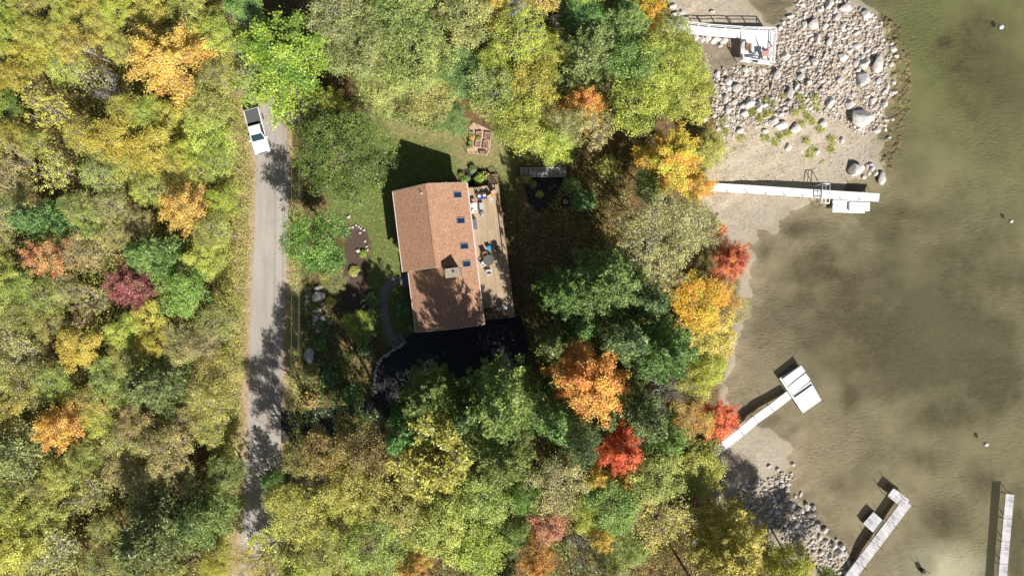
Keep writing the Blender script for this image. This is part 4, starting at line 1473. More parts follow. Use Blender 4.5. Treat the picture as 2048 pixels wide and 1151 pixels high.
m = MB(); m.box(-2.66, -1.02, -0.86, 0.86, 1.235, 1.285); m.build('bed_cover', MAT_TONN, trk, 0.01)
m = MB(); m.box(-1.015, -0.76, -0.84, 0.84, 1.2, 1.266); m.build('open_bed', simple('bed_liner', lin(46, 42, 40), 0.9), trk)
m = MB(); m.box(2.7, 2.86, -0.9, 0.9, 0.5, 0.72); m.build('bumper', MAT_GREYM, trk, 0.03)
m = MB(); m.box(2.72, 2.79, -0.56, 0.56, 0.78, 1.0); m.build('grille', MAT_DARK, trk)
m = MB(); m.box(-2.9, -2.78, -0.9, 0.9, 0.55, 0.72); m.build('bumper', MAT_GREYM, trk, 0.03)

p = P(503, 198, 0.9)
t = thing('roadside_box', 'white slatted box with a red patch on posts beyond the pickup truck', 'box', (p.x, p.y, 0), 0.1)
m = MB(); m.box(-0.26, 0.26, -0.45, 0.45, 0.6, 1.05); m.build('box_body', MAT_WHITE, t, 0.02)
m = MB(); m.box(-0.52, -0.262, -0.16, 0.2, 0.7, 1.0); m.build('red_panel', simple('red_paint', lin(190, 60, 60), 0.5), t)
for yy in (-0.12, 0.2):
    m = MB(); m.box(-0.262, 0.262, yy, yy + 0.06, 1.052, 1.08); m.build('dark_strap', MAT_DARK, t)
for sy in (-1, 1):
    m = MB(); m.box(-0.05, 0.05, sy * 0.3 - 0.05, sy * 0.3 + 0.05, -0.1, 0.6); m.build('leg', MAT_WOOD, t)

# ------------------------------------------------------------------ overhead wires
MAT_WIRE = simple('cable', lin(112, 116, 116), 0.6)
def wire(pxs, z, label, r):
    q = [PA(x, y, z) for x, y in pxs]
    m = MB()
    pts = []
    for i in range(25):
        t_ = i / 24
        v = q[0].lerp(q[1], t_)
        pts.append((v.x, v.y, z - 0.8 * 4 * t_ * (1 - t_) + 0.4))
    m.tube(pts, r, 5)
    tag(m.build('overhead_wire', MAT_WIRE), label, 'wire')
wire([(582.5, 110), (579.5, 1010)], 9.0, 'single thin overhead wire nearest the road edge', 0.015)
wire([(597.5, 110), (592.0, 1010)], 8.3, 'left strand of the paired overhead wires beside the road', 0.013)
wire([(600.0, 110), (594.5, 1010)], 8.1, 'right strand of the paired overhead wires beside the road', 0.012)
for (px, py), lb_ in (((591, 108), 'wooden utility pole under the sparse yellow tree by the road'), ((587, 1012), 'wooden utility pole among olive trees at the lower end of the road')):
    p = PA(px, py, 9.0)
    t = thing('utility_pole', lb_, 'utility pole', (p.x, p.y, 0))
    m = MB(); m.tube([(0, 0, -0.3), (0, 0, 9.9)], 0.16, 10, 0.12); m.build('mast', MAT_WOOD, t, smooth=True)
    m = MB(); m.box(-0.8, 0.8, -0.06, 0.06, 8.7, 8.82); m.build('crossarm', MAT_WOOD, t)

# ------------------------------------------------------------------ docks
d = NT('grey_dock_boards')
co = d.objc()
bk = d.n('ShaderNodeTexBrick')
d.set(bk.inputs['Vector'], d.map(co, (1, 1, 1), (0, 0, math.pi / 2)))
bk.inputs['Scale'].default_value = 1.0
bk.inputs['Brick Width'].default_value = 3.0
bk.inputs['Row Height'].default_value = 0.15
bk.inputs['Mortar Size'].default_value = 0.012
bk.inputs['Color1'].default_value = (*lin(206, 202, 200), 1)
bk.inputs['Color2'].default_value = (*lin(158, 154, 156), 1)
bk.inputs['Mortar'].default_value = (*lin(80, 76, 74), 1)
c = d.mix(d.math('MULTIPLY', d.rng(d.noise(co, 0.8, 4), 0.4, 0.65), 0.55), bk.outputs[0], lin(222, 216, 212))
MAT_GDOCK = d.principled(c, 0.85, 0, None, 0.2)
d = NT('white_dock_panel')
co = d.objc()
bk = d.n('ShaderNodeTexBrick')
d.set(bk.inputs['Vector'], d.map(co, (1, 1, 1), (0, 0, math.pi / 2)))
bk.inputs['Scale'].default_value = 1.0
bk.inputs['Brick Width'].default_value = 3.0
bk.inputs['Row Height'].default_value = 0.2
bk.inputs['Mortar Size'].default_value = 0.006
bk.inputs['Color1'].default_value = (*lin(236, 234, 230), 1)
bk.inputs['Color2'].default_value = (*lin(226, 224, 222), 1)
bk.inputs['Mortar'].default_value = (*lin(190, 188, 186), 1)
c = d.mix(d.math('MULTIPLY', d.rng(d.noise(co, 0.6, 4), 0.5, 0.75), 0.25), bk.outputs[0], lin(206, 200, 190))
MAT_WDOCK = d.principled(c, 0.7, 0, None, 0.25)
MAT_PIPE = simple('galvanised_pipe', lin(170, 172, 174), 0.4, 0.4)

def section(root, p, q, wd, z, mat, nm='dock_section', thick=0.16, gap=0.03, tilt=0.0):
    """one deck section from p to q (world x,y, root at world origin offset)"""
    dx = (q - p); L = dx.length; dx = dx / L
    o = root.location
    m = MB()
    m.box(gap / 2, L - gap / 2, -wd / 2, wd / 2, -thick, 0)
    ob = m.build(nm, mat, root, 0.012)
    ob.location = (p.x - o.x, p.y - o.y, z - o.z)
    ob.rotation_euler = (0, tilt, math.atan2(dx.y, dx.x))
    return ob
def pile(root, p, ztop, r=0.035, mat=None, nm='leg'):
    o = root.location
    zb = hz(p.x, p.y) - 0.2
    m = MB()
    m.tube([(p.x - o.x, p.y - o.y, zb - o.z), (p.x - o.x, p.y - o.y, ztop - o.z)], r, 8)
    return m.build(nm, mat or MAT_PIPE, root)
def perp(p, q):
    dx = (q - p).normalized()
    return Vector((-dx.y, dx.x, 0))
def dockroot(name, label, px, py, z):
    p = PA(px, py, z)
    return thing(name, label, 'dock', (p.x, p.y, hz(p.x, p.y)))

# -- raised white dock with railed platform, top
ZR = hz(*PA(1515, 95, -0.6).to_tuple()[:2]) + 1.5
t = dockroot('raised_dock', 'raised white dock with railed walkway and square platform above the rocks', 1515, 95, ZR)
o = t.location
def loc(v):
    return (v.x - o.x, v.y - o.y, v.z - o.z)
wk = [PA(x, y, ZR) for x, y in ((1322, 53), (1374, 58), (1415, 63), (1481, 67.5))]
for i in range(3):
    section(t, wk[i], wk[i + 1], 1.02, ZR, MAT_WDOCK)
q = [PA(x, y, ZR) for x, y in ((1483, 59), (1548, 60.5), (1544, 130), (1481, 122.5))]
m = MB(); m.prism([loc(v)[:2] for v in q], ZR - o.z - 0.2, ZR - o.z); m.build('platform', MAT_WDOCK, t, 0.012)
def rail(a, b, n, h=0.95, wd=0.1, mat=MAT_WHITE, toe=True):
    a, b = a.copy(), b.copy()
    m = MB()
    ang = math.atan2(b.y - a.y, b.x - a.x)
    m.M = Matrix.Translation(loc(a)) @ Matrix.Rotation(ang, 4, 'Z')
    L = (b - a).length
    m.box(0, L, -wd / 2, wd / 2, h - 0.05, h)
    m.box(0, L, -0.025, 0.025, h * 0.5, h * 0.5 + 0.07)
    m.build('handrail', mat, t)
    for k in range(n + 1):
        m = MB()
        m.M = Matrix.Translation(loc(a)) @ Matrix.Rotation(ang, 4, 'Z')
        x = min(max(k * L / n, 0.05), L - 0.05)
        m.box(x - 0.05, x + 0.05, -0.05, 0.05, -0.2, h - 0.05)
        m.build('rail_upright', mat, t)
nrm = perp(wk[0], wk[3]) * 0.48
for i in range(3):
    rail(wk[i] + nrm, wk[i + 1] + nrm, 2)
inn = [v.lerp(sum(q, Vector()) / 4, 0.03) for v in q]
rail(inn[0], inn[1], 2); rail(inn[1], inn[2], 2); rail(inn[2], inn[3], 2); rail(inn[3], inn[3].lerp(inn[0], 0.55), 1)
for v in list(q) + [wk[1] + nrm, wk[1] - nrm, wk[2] + nrm, wk[2] - nrm]:
    pile(t, v.lerp(q[0], 0.02), ZR - 0.02, 0.06, MAT_WHITE)
TZ = ZR
chair_('deck_chair', 'brown slat armchair on the west side of the raised white platform', 'chair', 1495.6, 96.5, 0.0, 0.62, 0.55, 0.43, 0.85, MAT_WICK, None, z=TZ)
chair_('deck_chair', 'grey folding chair against the south rail of the raised white platform', 'chair', 1510, 121, 3.14, 0.6, 0.5, 0.43, 0.85, MAT_GREYM, MAT_CUSH_W, z=TZ)
p = PA(1506.5, 107.5, TZ + 0.4)
tt = thing('side_table', 'small grey side table between the chairs on the raised platform', 'table', (p.x, p.y, TZ), 0.5)
m = MB(); m.box(-0.2, 0.2, -0.2, 0.2, 0.42, 0.46); m.build('table_top', MAT_GREYM, tt)
for sx in (-1, 1):
    for sy in (-1, 1):
        m = MB(); m.tube([(sx * 0.17, sy * 0.17, 0), (sx * 0.17, sy * 0.17, 0.42)], 0.02, 6); m.build('leg', MAT_GREYM, tt)
p = PA(1530, 107.5, TZ + 0.95)
tt = thing('bar_table', 'square pinkish brown bar table on the raised white platform', 'table', (p.x, p.y, TZ), 0.03)
m = MB(); m.box(-0.4, 0.4, -0.33, 0.33, 0.95, 1.0); m.build('table_top', simple('brown_top', lin(186, 146, 136), 0.6), tt, 0.01)
for sx in (-1, 1):
    for sy in (-1, 1):
        m = MB(); m.box(sx * 0.34 - 0.03, sx * 0.34 + 0.03, sy * 0.27 - 0.03, sy * 0.27 + 0.03, 0, 0.95); m.build('leg', simple('table_leg_brown', lin(120, 90, 80), 0.6), tt)
p = PA(1532, 101, TZ + 1.3)
tt = thing('closed_umbrella', 'closed red umbrella leaning over the brown bar table', 'umbrella', (p.x, p.y, TZ), 0.0)
m = MB(); m.tube([(-0.1, -0.1, 0), (0.35, 0.3, 2.1)], 0.025, 8); m.build('pole', MAT_GREYM, tt)
m = MB(); m.tube([(0.02, 0.0, 0.6), (0.2, 0.17, 1.4), (0.37, 0.32, 2.2)], 0.1, 10, 0.02); m.build('canopy', simple('red_fabric', lin(206, 44, 44), 0.8), tt, smooth=True)
chair_('deck_stool', 'white bar stool south of the brown bar table', 'stool', 1529, 118, 0, 0.42, 0.42, 0.6, 0.9, MAT_WHITE, None, z=TZ, arms=False)
chair_('deck_stool', 'pale bar stool between the brown bar table and the east rail', 'stool', 1541, 107, 1.57, 0.38, 0.38, 0.6, 0.9, MAT_WHITE, MAT_CUSH_G, z=TZ, arms=False)
p = PA(1499, 116, TZ + 0.4)
tt = thing('white_bench', 'long white box bench along the south rail of the raised platform', 'bench', (p.x, p.y, TZ), -0.03)
m = MB(); m.box(-0.8, 0.8, -0.2, 0.2, 0.4, 0.45); m.build('seat', MAT_WHITE, tt, 0.01)
for sx in (-1, 1):
    m = MB(); m.box(sx * 0.7 - 0.04, sx * 0.7 + 0.04, -0.18, 0.18, 0, 0.4); m.build('leg', MAT_WHITE, tt)

# -- long white dock, middle
p = PA(1700, 387, -1.0)
Z2 = -0.55
t = dockroot('white_dock', 'long straight white sectional dock reaching from the orange tree into the lake', 1580, 380, Z2)
o = t.location
ends = [PA(x, y, Z2) for x, y in ((1378, 370.5), (1418, 373), (1455, 375.4), (1494, 377.8), (1532, 380.3), (1569, 382.8), (1606, 385.3), (1643, 387.6), (1681, 390), (1720, 392.4), (1759, 395))]
for i in range(10):
    section(t, ends[i], ends[i + 1], 0.98, Z2, MAT_WDOCK)
nrm = perp(ends[0], ends[-1])
for i in range(1, 11):
    for s_ in (-1, 1):
        pile(t, ends[i] + nrm * 0.47 * s_, Z2 + (0.55 if i % 2 else 0.3))
# pipe portal straddling the dock
tt = thing('pipe_frame', 'white rectangular pipe frame straddling the long white dock', 'pipe frame', (PA(1652, 386, Z2 + 0.6).x, PA(1652, 386, Z2 + 0.6).y, hz(PA(1652, 386, Z2).x, PA(1652, 386, Z2).y)))
o = tt.location
zt = Z2 + 1.0
fr4 = [PA(x, y, zt) for x, y in ((1645, 367), (1660, 367.5), (1658.5, 406), (1643.5, 405))]
m = MB()
for i in range(4):
    m.tube([loc(fr4[i]), loc(fr4[(i + 1) % 4])], 0.05, 8)
mid = [(fr4[0] + fr4[1]) / 2, (fr4[2] + fr4[3]) / 2]
m.tube([loc(mid[0]), loc(mid[1])], 0.035, 8)
a_, b_ = fr4[0].lerp(fr4[3], 0.72), fr4[1].lerp(fr4[2], 0.72)
m.tube([loc(a_), loc(b_)], 0.035, 8)
m.build('top_frame', MAT_WHITE, tt, smooth=True)
for v in fr4:
    m = MB(); g_ = v.copy(); g_.z = hz(v.x, v.y) - 0.1
    m.tube([loc(v), loc(g_)], 0.045, 8); m.build('leg', MAT_WHITE, tt, smooth=True)
# low stack of white sections beside it
zs = -1.25
tt = dockroot('stacked_dock_sections', 'stack of white dock sections lying along the outer end of the long white dock', 1700, 412, zs)
t_save = t
o = tt.location
a_, b_ = PA(1665, 412.0, zs), PA(1730, 413.5, zs)
section(tt, a_, b_, 1.5, zs, MAT_WDOCK, 'dock_section', 0.2)
a_, b_ = PA(1699, 412.0, zs + 0.36), PA(1740, 413.0, zs + 0.36)
section(tt, a_, b_, 1.05, zs + 0.36, MAT_WDOCK, 'dock_section', 0.34)
a_, b_ = PA(1666, 400.5, zs + 0.22), PA(1729, 402.5, zs + 0.22)
section(tt, a_, b_, 0.16, zs + 0.22, MAT_WDOCK, 'side_beam', 0.2)
for s_ in (0.1, 0.9):
    pile(tt, PA(1665, 412.0, zs).lerp(PA(1730, 413.5, zs), s_), zs - 0.2, 0.06)
m = MB()
pp = PA(1672, 409, zs + 0.01)
for k in range(5):
    c_ = Vector((pp.x + rnd.uniform(-0.5, 0.5), pp.y + rnd.uniform(-0.3, 0.3), zs + 0.004))
    m.tube([loc(c_), loc(c_ + Vector((rnd.uniform(-.1, .1), rnd.uniform(0.1, .3), 0.03)))], 0.03, 5)
m.build('coiled_rope', MAT_DARK, tt)

# -- white dock with T platform
Z3 = -0.75
t = dockroot('white_dock', 'white sectional dock slanting out from the red tree to a wide end platform', 1512, 840, Z3)
o = t.location
Z3L = (-0.72, -0.75, -0.8, -0.92, -1.2, -1.56)
E3 = ((1420, 912), (1446, 892), (1482, 864), (1511.5, 838.5), (1543.6, 816), (1579, 788.5))
ends = [PA(x, y, Z3) for x, y in ((1420, 912), (1446, 892), (1482, 864), (1511.5, 838.5), (1543.6, 816), (1579, 788.5))]
for i in range(5):
    za, zb = Z3L[i], Z3L[i + 1]
    pa, pb = PA(*E3[i], za), PA(*E3[i + 1], zb)
    section(t, Vector((pa.x, pa.y, 0)), Vector((pb.x, pb.y, 0)), 1.02, za, MAT_WDOCK, tilt=math.atan2(za - zb, (pb - pa).xy.length))
    if i:
        nrm = perp(ends[i], ends[i + 1])
        for s_ in (-1, 1):
            pile(t, ends[i] + nrm * 0.5 * s_, za + 0.55, 0.03, MAT_DARK)
Z3 = -1.58
def z5(x, y):  # pixel in the enlarged view of the T platform -> photo pixel
    return 1520 + x * 140 / 1151, 700 + y * 140 / 1151
def slab(root, pts, zt, th, mat, nm, bev=0.012):
    q = [PA(*z5(*v), zt) for v in pts]
    o_ = root.location
    m = MB()
    m.prism([(v.x - o_.x, v.y - o_.y) for v in q], zt - th - o_.z, zt - o_.z)
    return m.build(nm, mat, root, bev)
slab(t, [(315, 460), (350, 440), (740, 1030), (705, 1035)], Z3 + 0.02, 0.16, MAT_WDOCK, 'side_walk')
slab(t, [(352, 442), (640, 258), (870, 570), (548, 765)], Z3 - 0.2, 0.12, MAT_WDOCK, 'lower_deck')
slab(t, [(372, 470), (676, 250), (748, 345), (448, 590)], Z3 + 0.25, 0.14, MAT_WDOCK, 'upper_panel')
slab(t, [(458, 605), (752, 375), (832, 480), (542, 735)], Z3 + 0.22, 0.14, MAT_WDOCK, 'upper_panel')
slab(t, [(545, 738), (836, 510), (850, 530), (560, 756)], Z3 - 0.1, 0.1, MAT_WHITE, 'edge_beam')
slab(t, [(570, 778), (868, 572), (1010, 820), (715, 1025)], Z3 + 0.12, 0.14, MAT_WDOCK, 'end_platform')
for v in ((330, 455), (680, 262), (1040, 830), (735, 1050), (548, 760), (860, 572)):
    pile(t, PA(*z5(*v), Z3), Z3 + 0.5, 0.035, MAT_GREYM)

# -- grey wooden dock, bent
Z4 = -1.25
t = dockroot('grey_dock', 'weathered grey wooden dock with an L shaped end near the bottom shore', 1760, 1070, Z4)
o = t.location
ends = [PA(x, y, Z4) for x, y in ((1690, 1168), (1720, 1128), (1751, 1087.5), (1782, 1046.5), (1815, 1003))]
for i in range(4):
    section(t, ends[i], ends[i + 1], 1.28, Z4, MAT_GDOCK)
    nrm = perp(ends[i], ends[i + 1])
    for s_ in (-1, 1):
        pile(t, ends[i + 1] + nrm * 0.66 * s_, Z4 + 0.7, 0.035, MAT_DARK)
a_, b_ = PA(1813.0, 1007.5, Z4 + 0.01), PA(1781, 983.0, Z4 + 0.01)
section(t, a_, b_, 1.26, Z4 + 0.012, MAT_GDOCK)
for v in (b_ + perp(a_, b_) * 0.6, b_ - perp(a_, b_) * 0.6):
    pile(t, v, Z4 + 0.8, 0.035, MAT_DARK)
Z4b = -1.55
tt = dockroot('swim_float', 'square grey plank swim float beside the bent grey dock', 1746, 1043, Z4b)
a_, b_ = PA(1736, 1055, Z4b), PA(1757, 1031.5, Z4b)
section(tt, a_, b_, 1.62, Z4b, MAT_GDOCK, 'float_deck', 0.14)
section(tt, a_, b_, 1.3, Z4b - 0.145, simple('blue_float', lin(60, 80, 110), 0.6), 'float_drum', 0.32)
o = tt.location
m = MB(); c_ = PA(1767, 1044, Z4b + 0.2)
m.tube([loc(PA(1750.0, 1068, Z4b + 0.05)), loc(PA(1770, 1042, Z4b + 0.05))], 0.05, 6); m.build('edge_rail', simple('navy_rail', lin(40, 56, 96), 0.6), tt)

# -- grey dock, lower right corner
Z5 = -1.48
t = dockroot('grey_dock', 'straight weathered grey wooden dock in the lower right corner of the lake', 2012, 1080, Z5)
o = t.location
ends = [PA(x, y, Z5) for x, y in ((2020.2, 987.5), (2015.5, 1037), (2011.5, 1083), (2007.5, 1128), (2004, 1175), (2000, 1222))]
for i in range(5):
    section(t, ends[i], ends[i + 1], 1.04, Z5, MAT_GDOCK)
    nrm = perp(ends[i], ends[i + 1])
    m_ = MB()
    for s_ in (-1, 1):
        pile(t, ends[i] + nrm * 0.5 * s_, Z5 + 0.05, 0.05, MAT_WOOD)

# -- small things in the water
def buoy(px, py, label, r=0.22):
    p = PA(px, py, WATER_Z + 0.15)
    tt = thing('mooring_buoy', label, 'buoy', (p.x, p.y, WATER_Z))
    m = MB(); m.lathe([(0.05, -0.2), (r * 0.8, -0.12), (r, 0.06), (r * 0.8, 0.22), (0.06, 0.3)], 14); m.build('float', MAT_WHITE, tt, smooth=True)
    m = MB(); m.lathe([(r * 1.01, 0.02), (r * 1.015, 0.1)], 14); m.build('band', simple('blue_band', lin(50, 80, 140), 0.5), tt)
    m = MB(); m.tube([(0, 0, -0.2), (0.2, -0.1, hz(p.x, p.y) - WATER_Z)], 0.015, 5); m.build('chain', MAT_DARK, tt)
buoy(2003, 54, 'white mooring buoy near the upper right corner of the lake', 0.3)
buoy(2023, 442, 'white mooring buoy at the right edge level with the long white dock')
buoy(1973, 888, 'white mooring buoy above the lower right grey dock', 0.25)
p = PA(1849, 1143, -1.6)
tt = thing('mooring_post', 'dark stump with two iron rods standing in the shallow water at the bottom edge', 'mooring post', (p.x, p.y, hz(p.x, p.y)))
m = MB(); m.lathe([(0.28, -0.2), (0.3, 0.7), (0.22, 0.85)], 12); m.build('stump', MAT_DARK, tt)
for s_ in (-1, 1):
    m = MB(); m.tube([(s_ * 0.2, 0, 0), (s_ * 0.35, 0.1, 1.6)], 0.03, 6); m.build('rod', MAT_DARK, tt)
# tyre, pink chair and poles under the trees, bottom shore
p = P(1392, 1083, 0.2)
tt = thing('tyre_ring', 'round pale rimmed tub ring on the dark ground by the bottom shore', 'ring', (p.x, p.y, hz(p.x, p.y)))
m = MB(); m.lathe([(0.42, 0), (0.5, 0.02), (0.52, 0.3), (0.46, 0.36), (0.4, 0.3)], 22); m.build('rim_wall', simple('grey_rim', lin(140, 150, 156), 0.6), tt, smooth=True)
p = P(1390, 1002, 0.4)
chair_('plastic_chair', 'pink plastic chair in the shade near the bottom shore', 'chair', 1390, 1002, 0.5, 0.5, 0.5, 0.42, 0.85, simple('pink_plastic', lin(196, 96, 140), 0.5), None, z=p.z - 0.4)
p = P(1383, 1033, 0.2)
tt = thing('plank_stack', 'two long grey poles lying on shaded ground near the pink chair', 'poles', (p.x, p.y, hz(p.x, p.y)), -1.0)
for k in range(2):
    m = MB(); m.tube([(-2.3, k * 0.24, 0.12), (2.2, k * 0.3, 0.3)], 0.07, 8); m.build('wooden_pole', simple('grey_pole', lin(150, 156, 160), 0.8), tt)
p = P(1131, 404, 0.25)
tt = thing('white_pot', 'small white pot at the edge of the black mulch bed', 'pot', (p.x, p.y, hz(p.x, p.y)))
m = MB(); m.lathe([(0.15, 0), (0.22, 0.32), (0.25, 0.34), (0.25, 0.4), (0.2, 0.4), (0.19, 0.34)], 14); m.build('pot_body', MAT_WHITE, tt, smooth=True)
m = MB(); m.lathe([(0.18, 0.3), (0.188, 0.345)], 14); m.build('soil', MAT_SOIL, tt)
# neighbour's roof at the very top edge
p = PA(1047, -14, 4)
hs = thing('garden_shed', 'blue grey shed roof just showing at the top edge between trees', 'shed', (p.x, p.y, 0), 0.1)
m = MB(); gable(m, -1.9, 1.9, [(-1.6, -0.2), (1.2, -0.2), (1.2, 2.6), (-0.2, 3.5), (-1.6, 2.6)]); m.build('wall', MAT_SIDING, hs)
m = MB(); gable(m, -2.1, 2.1, [(-1.85, 2.5), (-0.2, 3.6), (1.45, 2.5), (1.45, 2.4), (-0.2, 3.48), (-1.85, 2.4)]); m.build('roof', simple('blue_grey_roof', lin(110, 126, 146), 0.7), hs)

